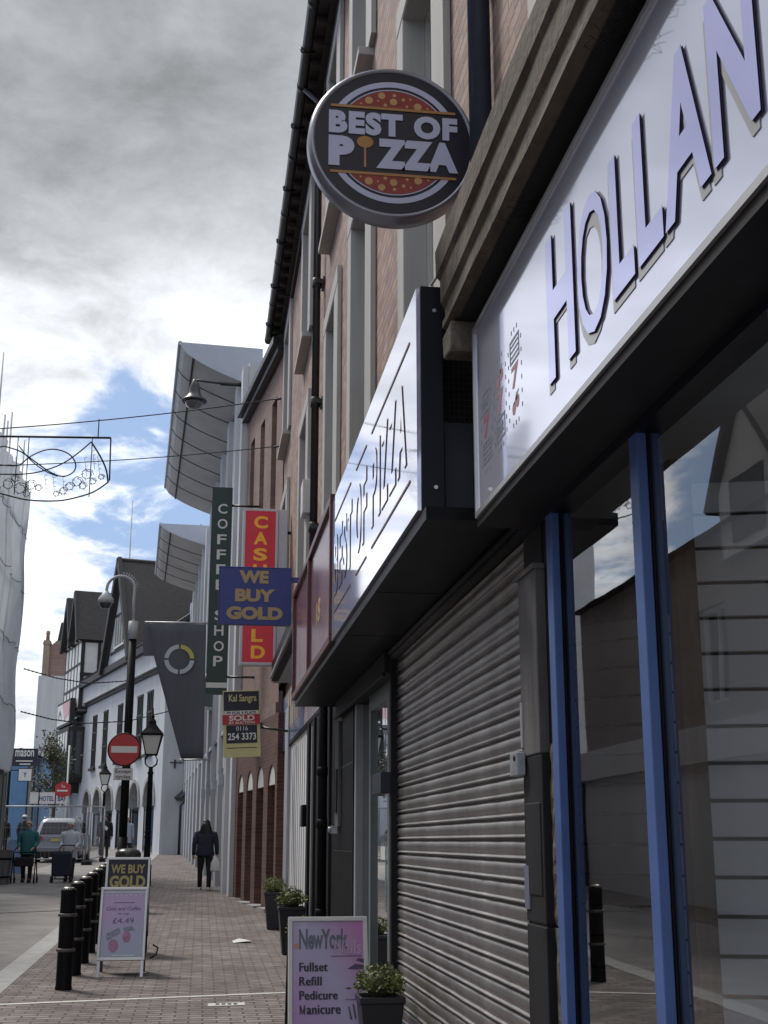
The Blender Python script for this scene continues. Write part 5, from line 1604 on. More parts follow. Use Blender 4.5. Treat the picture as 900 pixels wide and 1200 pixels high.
# ------------------------------------------------------------------ street furniture
bl = thing('bollard', 'nearest black bollard of the row beside the pink pavement board', 'bollard', (-1.32, 14.02, gz(14.02)), 0, 'black bollards along the kerb')
mb = MB(); mb.lathe((0, 0, 0), [(.085, -.05), (.085, .02), (.080, .04), (.079, .93), (.083, .935), (.083, .955), (.070, .975), (.045, .995), (.012, 1.005)], 24); mb.build('post', M_black, bl, local=True)
for z in (.38, .72):
    mb = MB(); mb.lathe((0, 0, z), [(.078, -.018), (.094, -.014), (.097, 0), (.094, .014), (.078, .018)], 24); mb.build('collar', mat("worn_collar", (.10, .095, .085), .4, var=.5, scale=20), bl, local=True)
mb = MB(); mb.lathe((0, 0, .957), [(.074, 0), (.072, .016), (.048, .036), (.012, .046)], 20); mb.build('cap', mat("worn_cap", (.50, .46, .38), .35, metal=.5, var=.4, scale=20), bl, local=True)
names = ['second', 'third', 'fourth', 'fifth', 'sixth', 'seventh', 'eighth', 'ninth', 'tenth']
for i in range(9):
    y = 14.02 + (i + 1) * 1.225
    dup(bl, (-1.32 - .018 * (i + 1), y, gz(y)), None, names[i] + ' black bollard back along the kerb from the nearest one')


def aboard(name, label, x0, x1, y, ztop, zbot, zleg, fm, em, lean=.13):
    zb = gz(y)
    t_ = thing(name, label, 'pavement sign', ((x0 + x1) / 2, y, zb))
    top = Vector(((x0 + x1) / 2, y + lean, ztop)); bot = Vector(((x0 + x1) / 2, y - lean, zleg))
    v = (top - bot).normalized(); n = Vector((1, 0, 0)).cross(v)
    f = Fr(bot, (1, 0, 0), n, v)
    H_ = (top - bot).length; w_ = (x1 - x0) / 2
    vb = (zbot - zleg) / v.z
    e = .032
    mb = MB()
    mb.box(f, -w_, w_, H_ - e, H_, -.02, .012); mb.box(f, -w_, w_, vb, vb + e, -.02, .012)
    mb.box(f, -w_, -w_ + e, vb + e, H_ - e, -.02, .012); mb.box(f, w_ - e, w_, vb + e, H_ - e, -.02, .012)
    fr_ = mb.build('frame', em, t_, bevel=.004)
    for s_ in (-1, 1):
        mb = MB(); mb.box(f, s_ * (w_ - .025) - .018, s_ * (w_ - .025) + .018, -.02, vb - .001, -.016, .008); mb.build('leg', em, t_, bevel=.003)
    mb = MB(); mb.box(f, -w_ + e, w_ - e, vb + e, H_ - e, -.012, .0); pn = mb.build('poster', fm, t_)
    # rear panel
    bt = Vector(((x0 + x1) / 2, y + lean * 2.9, gz(y + lean * 2.9))); tp = top + Vector((0, .03, -.01))
    v2 = (tp - bt).normalized(); f2 = Fr(bt, (-1, 0, 0), -Vector((1, 0, 0)).cross(v2) * 1.0, v2)
    H2 = (tp - bt).length
    mb = MB(); mb.box(f2, -w_, w_, .2, H2, -.01, .012); rp_ = mb.build('rear_panel', M_greydark, t_)
    for s_ in (-1, 1):
        mb = MB(); mb.box(f2, s_ * (w_ - .025) - .018, s_ * (w_ - .025) + .018, 0, .199, -.01, .01); mb.build('leg', M_greywood, t_)
    return t_, f, pn, w_ - e, vb + e, H_ - e


pinkm = grad_mat('pink_lilac_poster', (0.34, 0.42, 0.55), (0.50, 0.36, 0.62), (-.35, 0, 1), .15, .75, noise=.25)
t_, f, pn, w_, a, b = aboard('pavement_board', 'white framed pavement board with pink cake and coffee poster priced 4.49', -1.085, -.565, 15.15, 1.20, .435, gz(15.1), pinkm, M_alu)
h_ = b - a
mb = MB()
text(mb, f, "Two slices of", -.10, .12, a + h_ * .80, a + h_ * .83, .001, .003, shear=.4) if False else None
text(mb, f, "Cake and Coffee", -.19, .19, a + h_ * .695, a + h_ * .75, .001, .003, shear=.45); text(mb, f, "for only", -.06, .07, a + h_ * .625, a + h_ * .66, .001, .003, shear=.3)
text(mb, f, "£4.49", -.11, .12, a + h_ * .50, a + h_ * .58, .001, .003)
mb.box(f, -.11, .12, a + h_ * .805, a + h_ * .815, .001, .003)
mb.build('lettering', mat("plum_ink", (.20, .10, .26), .4), pn, fix=False)
mb = MB()
mb.prism(f, [(-.17, a + h_ * .33), (-.03, a + h_ * .42), (-.02, a + h_ * .36), (-.16, a + h_ * .24)], .001, .003); mb.prism(f, [(-.17, a + h_ * .345), (-.04, a + h_ * .435), (-.035, a + h_ * .425), (-.165, a + h_ * .335)], .0031, .005)
mb.prism(f, [(.0, a + h_ * .44), (.10, a + h_ * .46), (.14, a + h_ * .40), (.02, a + h_ * .38)], .001, .003)
mb.build('cake_print', mat("cake_ink", (.26, .30, .38), .4, var=.4, scale=20), pn)
mb = MB(); disc(mb, f, -.09, a + h_ * .17, .055, .003, 18, .07); disc(mb, f, .05, a + h_ * .30, .045, .003, 18, .06); mb.build('berry_print', mat("berry_ink", (.42, .20, .36), .4, var=.3, scale=20), pn, fix=False)
mb = MB(); mb.box(f, -w_, w_, a + h_ * .955, a + h_ * .985, .001, .003); mb.box(f, -.10, .15, a + .01, a + .03, .001, .003)
for k in range(8): disc(mb, f, -.19 + k * .053, a + h_ * (.93 if k % 2 else .915), .010, .003, 8)
mb.build('border_print', mat("border_ink", (.60, .66, .72), .3), pn, fix=False)
mb = MB(); mb.tube([(-.52, 15.55, .42), (-.46, 15.6, .45), (-.44, 15.62, .52), (-.5, 15.6, .56)], .010, 5); mb.build('strap', M_black, t_)

t_, f, pn, w_, a, b = aboard('pavement_board', 'silver framed pavement board with dark WE BUY GOLD poster behind the pink board', -1.19, -.63, 17.3, 1.50, .60, gz(17.2), M_boardnavy, M_alu)
h_ = b - a
mb = MB(); text(mb, f, "WE BUY", -.215, .215, a + h_ * .80, a + h_ * .93, .001, .004, bold=.03); text(mb, f, "GOLD", -.225, .225, a + h_ * .585, a + h_ * .77, .001, .004, bold=.045); mb.build('lettering', M_palegold, pn, fix=False)
mb = MB(); mb.prism(f, [(-w_ + .01, a + .25 * h_), (w_ - .01, a + .25 * h_), (w_ - .01, a + .5 * h_), (.1, a + .44 * h_), (-.14, a + .54 * h_), (-w_ + .01, a + .46 * h_)], .001, .003); mb.build('jewel_print', M_printgrey, pn)

nym = grad_mat('nail_poster', (0.50, 0.30, 0.58), (0.56, 0.25, 0.52), (.9, 0, .45), -.10, .62, c3=(.50, .47, .66), pm=.5, noise=.25)
t_, f, pn, w_, a, b = aboard('pavement_board', 'white framed pavement board listing Fullset, Refill, Pedicure and Manicure', .665, 1.255, 9.85, 1.155, .20, gz(9.7) - .0, nym, M_white, .12)
h_ = b - a
mb = MB()
text(mb, f, "NewYork", -.215, .145, b - .20, b - .055, .001, .003, bold=.03, space=.95)
mb.build('title_lettering', M_printgrey, pn, fix=False)
mb = MB(); text(mb, f, "Nails", .04, .245, b - .235, b - .135, .0031, .005, shear=.15); mb.build('script_lettering', mat("rose_ink", (.55, .40, .58), .4), pn, fix=False)
mb = MB()
for k, s_ in enumerate(("Fullset", "Refill", "Pedicure", "Manicure")):
    wd = (.205, .16, .275, .295)[k]
    v = b - .355 - k * .098
    if s_ == 'Manicure':
        for x_, e_ in ((-.212, 0), (-.180, 0)): mb.box(f, x_, x_ + .009, v, v + .062, .001, .003)
        mb.prism(f, [(-.212, v + .0615), (-.202, v + .0615), (-.1905, v + .018), (-.179, v + .0615), (-.171, v + .0615), (-.186, v + .002), (-.195, v + .002)], .0032, .004)
        text(mb, f, 'anicure', -.162, .08, v, v + .062, .001, .003, bold=.008, space=1.08); text(mb, f, 'anicure', -.156, .086, v, v + .062, .0016, .0036, bold=.008, space=1.08)
        continue
    text(mb, f, s_, -.215, -.215 + wd, v - (.018 if s_ in () else 0), v + .062, .001, .003, bold=.008, space=1.08); text(mb, f, s_, -.209, -.209 + wd, v, v + .062, .0016, .0036, bold=.008, space=1.08)
mb.box(f, .02, .25, b - .252, b - .248, .001, .003); mb.box(f, .12, .25, b - .555, b - .552, .001, .003)
rnd = random.Random(21)
u = -w_
while u < w_ - .02:
    w2 = rnd.uniform(.015, .04); hh = rnd.uniform(.04, .14)
    mb.box(f, u, min(u + w2, w_), a + .001, a + hh + .06, .001, .003); u += w2
mb.build('lettering', M_printdark, pn, fix=False)
mb = MB()
mb.prism(f, [(.14, b - .34), (.20, b - .305), (.262, b - .315), (.262, b - .335), (.21, b - .345)], .001, .003); mb.prism(f, [(.20, b - .28), (.262, b - .30), (.262, b - .27), (.225, b - .265)], .001, .003)
mb.prism(f, [(.20, b - .375), (.262, b - .36), (.262, b - .40), (.24, b - .46), (.21, b - .50), (.225, b - .44)], .001, .003)
disc(mb, f, .205, b - .325, .018, .0035, 12, .010); mb.prism(f, [(.12, b - .475), (.15, b - .468), (.17, b - .476), (.15, b - .484)], .001, .003)
mb.prism(f, [(.14, b - .60), (.15, b - .60), (.17, b - .69), (.155, b - .69)], .001, .003); mb.prism(f, [(.17, b - .58), (.185, b - .59), (.20, b - .68), (.19, b - .69)], .001, .003)
mb.build('face_print', mat("face_ink", (.10, .08, .13), .4), pn)
mb = MB(); ring(mb, f, -.235, b - .175, .008, .018, .001, .003, 16); mb.build('emblem_print', mat("coral_ink", (.62, .26, .16), .4), pn)


def planter(label, x, y, s_=1.0, seed=1, ph=.52):
    z0 = gz(y)
    t_ = thing('planter', label, 'planter', (x, y, z0), 0, 'black planters with small shrubs')
    mb = MB()
    r0, r1 = .11 * s_, .165 * s_
    sq = lambda r_, z: [Vector((cx_ * r_, cy_ * r_, z)) for cx_, cy_ in ((-1, -1), (1, -1), (1, 1), (-1, 1))]
    mb.rings([sq(r0, 0), sq(r1 * .97, ph - .045), sq(r1 * 1.04, ph - .04), sq(r1 * 1.04, ph), sq(r1 * .9, ph), sq(r1 * .88, ph - .05)], True, False)
    mb.build('pot', M_pot, t_, local=True, bevel=.006)
    mb = MB()
    rnd = random.Random(seed)
    for i in range(620):
        a = rnd.uniform(0, 2 * math.pi); e = math.acos(rnd.uniform(-.35, 1)); rr = rnd.uniform(.62, 1.08) * r1 * 1.12
        c = Vector((rr * math.sin(e) * math.cos(a), rr * math.sin(e) * math.sin(a), ph + .07 * s_ + rr * .80 * math.cos(e)))
        d = Vector((rnd.gauss(0, 1), rnd.gauss(0, 1), rnd.gauss(.5, .7))).normalized(); q = d.orthogonal().normalized(); q.rotate(Matrix.Rotation(rnd.uniform(0, 6.28), 3, d))
        l_, w2 = rnd.uniform(.020, .034) * s_, rnd.uniform(.009, .014) * s_
        k2 = d.cross(q) * .004
        mb.add([c, c + d * l_ * .5 + q * w2 + k2, c + d * l_, c + d * l_ * .5 - q * w2 + k2], [(0, 1, 2, 3)])
    mb.build('foliage', M_leaf, t_, local=True, fix=False)
    mb = MB(); mb.ball((0, 0, ph + .08 * s_), (r1 * .72, r1 * .72, r1 * .62), 10, 8); mb.tube([(0, 0, ph - .06), (0, 0, ph + .08)], .02, 6); mb.build('shrub_core', M_leafdark, t_, local=True)
    return t_


planter('black planter with a green shrub right beside the nail salon pavement board', 1.27, 9.35, .92, 1, .50)
planter('farthest black planter, standing by the red brick arches', 1.18, 20.93, 1.02, 2, .56)
planter('middle black planter with a round shrub by the white shuttered door', 1.19, 17.2, 1.05, 3, .58)
planter('black planter half hidden behind the top of the nail salon board', 1.13, 14.6, .9, 4, .45)

cp = thing('camera_pole', 'tall black pole with grey top and hooked arm carrying a camera dome', 'pole', (-1.55, 27, gz(27)))
zb = gz(27)
mb = MB(); mb.tube([(-1.55, 27, zb), (-1.55, 27, zb + 1.3)], .10, 12); mb.tube([(-1.55, 27, zb + 1.3), (-1.55, 27, 5.78)], .085, 12); mb.build('post', M_black, cp)
mb = MB(); mb.tube([(-1.55, 27, 5.78), (-1.55, 27, 6.16)], .10, 12); mb.build('top_collar', M_greypaint, cp)
mb = MB()
arc = [(-1.55, 27, 6.16), (-1.56, 27, 6.6)] + [(-1.84 + .29 * math.cos(R(a)), 27, 6.85 + .27 * math.sin(R(a))) for a in range(0, 181, 15)] + [(-2.14, 27, 6.72)]
mb.tube(arc, .032, 8)
for k in range(9):
    a = R(10 + k * 9); mb.tube([(-1.84 + .29 * math.cos(a), 27, 6.85 + .27 * math.sin(a)), (-1.84 + .38 * math.cos(a), 27, 6.85 + .36 * math.sin(a))], .010, 4)
mb.build('hook_arm', M_greypaint, cp)
mb = MB(); mb.lathe((-2.14, 27, 6.42), [(.03, 0), (.10, .02), (.13, .09), (.135, .12)], 16); mb.build('camera_dome', M_wglass, cp)
mb = MB(); mb.lathe((-2.14, 27, 6.53), [(.137, 0), (.17, .02), (.16, .10), (.10, .18), (.05, .26)], 16); mb.build('camera_hood', M_greypaint, cp)
es = thing('no_entry_sign', 'round red no entry sign with white bar on the black pole', 'road sign', (-1.59, 26.86, 3.2))
ef = FY(26.88)
mb = MB(); disc(mb, ef, -1.60, 3.51, .335, .004, 40); mb.lathe((-1.60, 26.88, 3.51), [(.335, -.012), (.337, 0), (.335, .004)], 40, (0, -1, 0)); mb.build('plate', M_white, es, fix=False)
mb = MB(); disc(mb, ef, -1.60, 3.51, .312, .007, 40); mb.build('red_disc', M_reflred, es, fix=False)
mb = MB(); mb.box(ef, -1.86, -1.34, 3.445, 3.575, .0075, .010); mb.build('white_bar', M_white, es)
mb = MB(); mb.wb(-1.66, -1.5, 26.885, 26.93, 3.65, 3.69); mb.wb(-1.66, -1.5, 26.885, 26.93, 3.3, 3.34); mb.build('clip', M_steel, es)
ec = thing('sign_plate', 'small white plate reading Except cycles under the no entry sign', 'road sign', (-1.59, 26.86, 2.9))
mb = MB(); mb.box(ef, -1.79, -1.405, 2.90, 3.135, -.012, .0); mb.build('plate', M_white, ec)
mb = MB(); text(mb, ef, "Except", -1.755, -1.44, 3.02, 3.11, .001, .004, bold=.015); text(mb, ef, "cycles", -1.745, -1.45, 2.915, 3.00, .001, .004, bold=.015)
for (p, q, r_, s_) in ((-1.785, -1.41, 3.125, 3.13), (-1.785, -1.41, 2.905, 2.91)): mb.box(ef, p, q, r_, s_, .001, .003)
mb.build('lettering', M_printdark, ec, fix=False)


def lantern(label, x, y, zb, zl, s_=1.0, post=True):
    t_ = thing('lamp_post', label, 'street lamp', (x, y, zb))
    mb = MB()
    mb.lathe((x, y, zb), [(.13 * s_, 0), (.13 * s_, .5), (.10 * s_, .55), (.085 * s_, .62), (.075 * s_, 1.1), (.065 * s_, zl - zb - .5), (.085 * s_, zl - zb - .46), (.06 * s_, zl - zb - .42), (.05 * s_, zl - zb - .3)], 14)
    for z in (1.2, 1.32): mb.lathe((x, y, zb + z), [(.07 * s_, -.03), (.10 * s_, 0), (.07 * s_, .03)], 14)
    mb.build('post', M_black, t_)
    mb = MB()
    for k in range(4):
        a = R(45 + 90 * k); c, n_ = math.cos(a), math.sin(a)
        mb.tube([(x + .04 * c, y + .04 * n_, zl - .33 * s_), (x + .20 * s_ * c, y + .20 * s_ * n_, zl - .24 * s_), (x + .22 * s_ * c, y + .22 * s_ * n_, zl - .12 * s_), (x + .13 * s_ * c, y + .13 * s_ * n_, zl)], .014, 5)
    mb.build('cradle', M_black, t_)
    sq = lambda r_, z: [Vector((x + r_ * a, y + r_ * b, z)) for a, b in ((-1, -1), (1, -1), (1, 1), (-1, 1))]
    mb = MB(); mb.rings([sq(.135 * s_, zl + .012), sq(.245 * s_, zl + .50 * s_)], True, False); mb.build('glass', M_lampglass, t_)
    mb = MB()
    a, b = sq(.14 * s_, zl), sq(.255 * s_, zl + .50 * s_)
    for i in range(4):
        mb.tube([a[i], b[i]], .016 * s_, 5); mb.tube([a[i], a[(i + 1) % 4]], .016 * s_, 5); mb.tube([b[i], b[(i + 1) % 4]], .02 * s_, 5)
    mb.build('lantern_frame', M_black, t_)
    mb = MB(); mb.rings([sq(.285 * s_, zl + .50 * s_), sq(.28 * s_, zl + .54 * s_), sq(.16 * s_, zl + .68 * s_), sq(.09 * s_, zl + .78 * s_), sq(.085 * s_, zl + .86 * s_), sq(.03 * s_, zl + .93 * s_)], True, False)
    mb.lathe((x, y, zl + .92 * s_), [(.03, 0), (.05, .05), (.02, .1), (.012, .28 * s_)], 8)
    mb.build('lantern_roof', M_black, t_)
    return t_


lantern('black heritage lamp post with four-sided lantern just right of the no entry sign', -1.33, 34, gz(34), 3.86, 1.0)
lantern('small distant black heritage lamp post in front of the white arches', -4.5, 62, gz(62), 4.25, .95)

lb = thing('litter_bin', 'black round litter bin with domed pale topped lid behind the bollards', 'bin', (-1.32, 25, gz(25)))
mb = MB(); mb.lathe((-1.32, 25, gz(25)), [(.20, 0), (.215, .02), (.215, .95), (.22, .96)], 24); mb.build('body', M_black, lb)
mb = MB(); mb.lathe((-1.32, 25, gz(25)), [(.225, .961), (.235, .97), (.235, 1.04), (.20, 1.09), (.12, 1.12), (.02, 1.13)], 24); mb.build('lid', mat("lid_gloss", (.04, .038, .036), .25, var=.2), lb)

# old dark timber tub at the left edge
wb_ = thing('timber_tub', 'dark slatted timber tub at the left edge of the road', 'planter', (-5.25, 35.3, gz(35.3)))
mb = MB()
for k in range(14):
    a0, a1 = 2 * math.pi * k / 14 + .02, 2 * math.pi * (k + 1) / 14 - .02
    q = lambda a, r_, z: (-5.25 + r_ * math.cos(a), 35.3 + r_ * math.sin(a), gz(35.3) + z)
    mb.hexa([q(a0, .36, 0), q(a1, .36, 0), q(a1, .40, 0), q(a0, .40, 0), q(a0, .40, .85), q(a1, .40, .85), q(a1, .44, .85), q(a0, .44, .85)])
mb.build('staves', M_greywood, wb_)
mb = MB(); mb.lathe((-5.25, 35.3, gz(35.3)), [(.40, .15), (.425, .16), (.425, .2), (.40, .21)], 20); mb.lathe((-5.25, 35.3, gz(35.3)), [(.425, .6), (.445, .61), (.445, .65), (.425, .66)], 20); mb.build('hoop', M_black, wb_)
mb = MB(); mb.lathe((-5.25, 35.3, gz(35.3)), [(.39, .1), (.41, .8), (.01, .82)], 16); mb.build('soil', M_bark, wb_)

# temporary fencing
def fence(label, a, b, n_):
    A, B = Vector(a), Vector(b); d = (B - A).normalized(); Lf = (B - A).length
    t_ = thing('site_fence', label, 'fence', a, 0, 'temporary mesh fence panels')
    P = lambda s_, z: A + d * s_ + Vector((0, 0, z))
    mb = MB()
    mb.tube([P(0, .1), P(0, 2.05)], .03, 8); mb.tube([P(Lf, .1), P(Lf, 2.05)], .03, 8); mb.tube([P(0, 2.05), P(Lf, 2.05)], .028, 8); mb.tube([P(0, .2), P(Lf, .2)], .02, 6)
    mb.build('frame', M_pole, t_)
    mb = MB()
    for k in range(1, n_): mb.tube([P(Lf * k / n_, .2), P(Lf * k / n_, 2.05)], .0045, 4, False)
    for z in (.5, .9, 1.3, 1.7): mb.tube([P(0, z), P(Lf, z)], .0045, 4, False)
    mb.build('mesh_infill', M_pole, t_)
    for s_ in (0, Lf):
        q = P(s_, 0)
        mb = MB(); mb.wb(q.x - .11, q.x + .11, q.y - .35, q.y + .35, q.z - .02, q.z + .13); mb.build('foot', M_greydark, t_, bevel=.02)
    return t_


z49 = gz(49)
fence('temporary mesh fence panel across the road in front of the silver car', (-7.55, 49, z49), (-4.12, 49.05, z49), 24)
fence('temporary mesh fence panel turning away beside the silver car', (-4.0, 49.15, z49), (-3.75, 52.5, gz(52.5)), 24)

bbx = thing('blue_board', 'pale blue pavement board behind the lady in teal', 'pavement sign', (-5.15, 38.5, gz(38.5)))
mb = MB(); mb.add([(-5.38, 38.3, gz(38.3) + .15), (-4.95, 38.3, gz(38.3) + .15), (-4.95, 38.5, gz(38) + 1.05), (-5.38, 38.5, gz(38) + 1.05)], [(0, 1, 2, 3)]); b_ = mb.build('board', M_bluboard, bbx, fix=False)
md = b_.modifiers.new('thick', 'SOLIDIFY'); md.thickness = .03
mb = MB(); mb.tube([(-5.40, 38.28, gz(38)), (-5.40, 38.5, gz(38) + 1.08), (-4.93, 38.5, gz(38) + 1.08), (-4.93, 38.28, gz(38))], .022, 6); mb.tube([(-5.39, 38.8, gz(38)), (-5.39, 38.5, gz(38) + 1.05)], .02, 6); mb.tube([(-4.94, 38.8, gz(38)), (-4.94, 38.5, gz(38) + 1.05)], .02, 6); mb.build('frame', M_white, bbx)

# signs far down the street
t_, f = boxsign('pub_sign', 'navy hanging sign with white capitals above a white clock-like board, far left', -9.94, -8.60, 5.50, 6.42, 70.0, .12, .03, M_boardnavy, M_printdark)
mb = MB(); text(mb, f, "mason", -9.75, -8.8, 6.0, 6.33, .001, .01, bold=.02); mb.box(f, -9.7, -8.85, 5.74, 5.80, .001, .01); mb.box(f, -9.5, -8.95, 5.58, 5.64, .001, .01); mb.build('lettering', M_white, t_, fix=False)
mb = MB(); mb.tube([(-10.2, 70.06, 6.2), (-9.9, 70.06, 6.2)], .05, 6); mb.tube([(-9.98, 70.06, gz(70)), (-9.98, 70.06, 6.45)], .07, 8); mb.build('post', M_black, t_)
t_, f = boxsign('hanging_sign', 'small square white sign with blue mark below the navy sign', -9.55, -8.82, 4.72, 5.40, 70.0, .1, .04, M_white, M_printdark)
mb = MB(); text(mb, f, "Y", -9.28, -9.10, 4.93, 5.2, .001, .01, bold=.02); mb.build('lettering', M_signblue, t_, fix=False)
mb = MB(); mb.tube([(-9.95, 70.06, 5.3), (-9.5, 70.06, 5.3)], .03, 6); mb.build('bracket', M_black, t_)
t_, f = boxsign('hotel_sign', 'long white sign with blue HOTEL lettering behind the silver car', -9.0, -7.0, 3.62, 4.22, 71.0, .25, .04, M_white, M_wframe)
mb = MB(); text(mb, f, "HOTEL", -8.5, -7.75, 3.76, 4.02, .001, .01, bold=.02); text(mb, f, "BAR", -7.55, -7.08, 3.76, 4.02, .001, .01, bold=.02); mb.build('lettering', M_signblue, t_, fix=False)
mb = MB(); mb.wb(-8.55, -8.5, 70.98, 71.02, gz(71), 4.4); mb.wb(-7.7, -7.65, 70.98, 71.02, gz(71), 4.4); mb.build('post', M_black, t_)
rs = thing('red_sign', 'small red hanging pub sign beyond the car beside the arches', 'shop sign', (-7.2, 70, 3.9))
f = FY(69.9)
mb = MB(); mb.prism(f, [(-7.6, 4.05), (-7.2, 3.9), (-6.8, 4.05), (-6.8, 4.55), (-7.2, 4.75), (-7.6, 4.55)], -.05, 0); mb.build('board', M_boardred, rs)
mb = MB(); text(mb, f, "The", -7.3, -7.1, 4.42, 4.55, .001, .01, bold=.02); mb.box(f, -7.5, -6.95, 4.22, 4.30, .001, .01); mb.build('lettering', M_white, rs, fix=False)
mb = MB(); mb.tube([(-7.0, 69.95, gz(70)), (-7.0, 69.95, 6.6)], .045, 8); mb.build('post', M_white, rs)

# young street tree in front of the white house
def tree(label, x, y, h_, r_, n, seed):
    rnd = random.Random(seed); z0 = gz(y)
    t_ = thing('street_tree', label, 'tree', (x, y, z0))
    mb = MB(); mb.tube([(x, y, z0), (x + .05, y, z0 + h_ * .35), (x - .05, y, z0 + h_ * .7), (x, y, z0 + h_)], [.10, .08, .05, .02], 8)
    tips = []
    for i in range(16):
        a = rnd.uniform(0, 6.28); b0 = Vector((x, y, z0 + h_ * rnd.uniform(.3, .8))); e = b0 + Vector((math.cos(a) * r_ * rnd.uniform(.5, 1), math.sin(a) * r_ * rnd.uniform(.5, 1), rnd.uniform(.5, 1.4)))
        mb.tube([b0, b0.lerp(e, .5) + Vector((0, 0, .1)), e], [.035, .022, .008], 5); tips.append((b0, e))
    mb.build('trunk', M_bark, t_)
    mb = MB()
    for i in range(n):
        b0, e = rnd.choice(tips); c = b0.lerp(e, rnd.uniform(.35, 1.1)) + Vector((rnd.gauss(0, .22), rnd.gauss(0, .22), rnd.gauss(0, .25)))
        d = Vector((rnd.gauss(0, 1), rnd.gauss(0, 1), rnd.gauss(0, 1))).normalized(); q = d.orthogonal().normalized(); l_ = rnd.uniform(.05, .10)
        mb.add([c, c + d * l_ + q * l_ * .6, c + d * l_ * 2, c + d * l_ - q * l_ * .6], [(0, 1, 2, 3)])
    mb.build('crown', M_leafdark, t_, fix=False)


tree('slender young street tree with sparse leaves in front of the white house', -8.35, 76, 6.3, 1.0, 2600, 4)

# litter
mb = MB(); z = gz(18.8)
mb.add([(.50, 18.70, z + .006), (.74, 18.74, z + .03), (.72, 18.92, z + .012), (.58, 18.98, z + .045), (.48, 18.86, z + .02)], [(0, 1, 4), (1, 2, 3), (1, 3, 4)])
tag(mb.build('litter', M_white, fix=False), 'crumpled white paper litter lying on the block paving', 'litter')

# ------------------------------------------------------------------ people
def skin_body(name, verts, edges, rad, m, parent, sub=1):
    me = bpy.data.meshes.new(name); me.from_pydata(verts, edges, [])
    o = bpy.data.objects.new('tmp', me); COL.objects.link(o)
    sk = o.modifiers.new('skin', 'SKIN'); sk.use_smooth_shade = True
    if not me.skin_vertices: return None
    for i, r_ in enumerate(rad): me.skin_vertices[0].data[i].radius = (r_, r_)
    for i in range(len(verts)): me.skin_vertices[0].data[i].use_root = (i == 0)
    ss = o.modifiers.new('sub', 'SUBSURF'); ss.levels = sub; ss.render_levels = sub
    dg = bpy.context.evaluated_depsgraph_get(); dg.update()
    m2 = bpy.data.meshes.new_from_object(o.evaluated_get(dg))
    bpy.data.objects.remove(o)
    m2.name = name; m2.materials.clear(); m2.materials.append(m)
    for p in m2.polygons: p.use_smooth = True; p.material_index = 0
    ob = bpy.data.objects.new(name, m2); COL.objects.link(ob); ob.parent = parent; ROOT[ob.name] = ROOT[parent.name]
    return ob


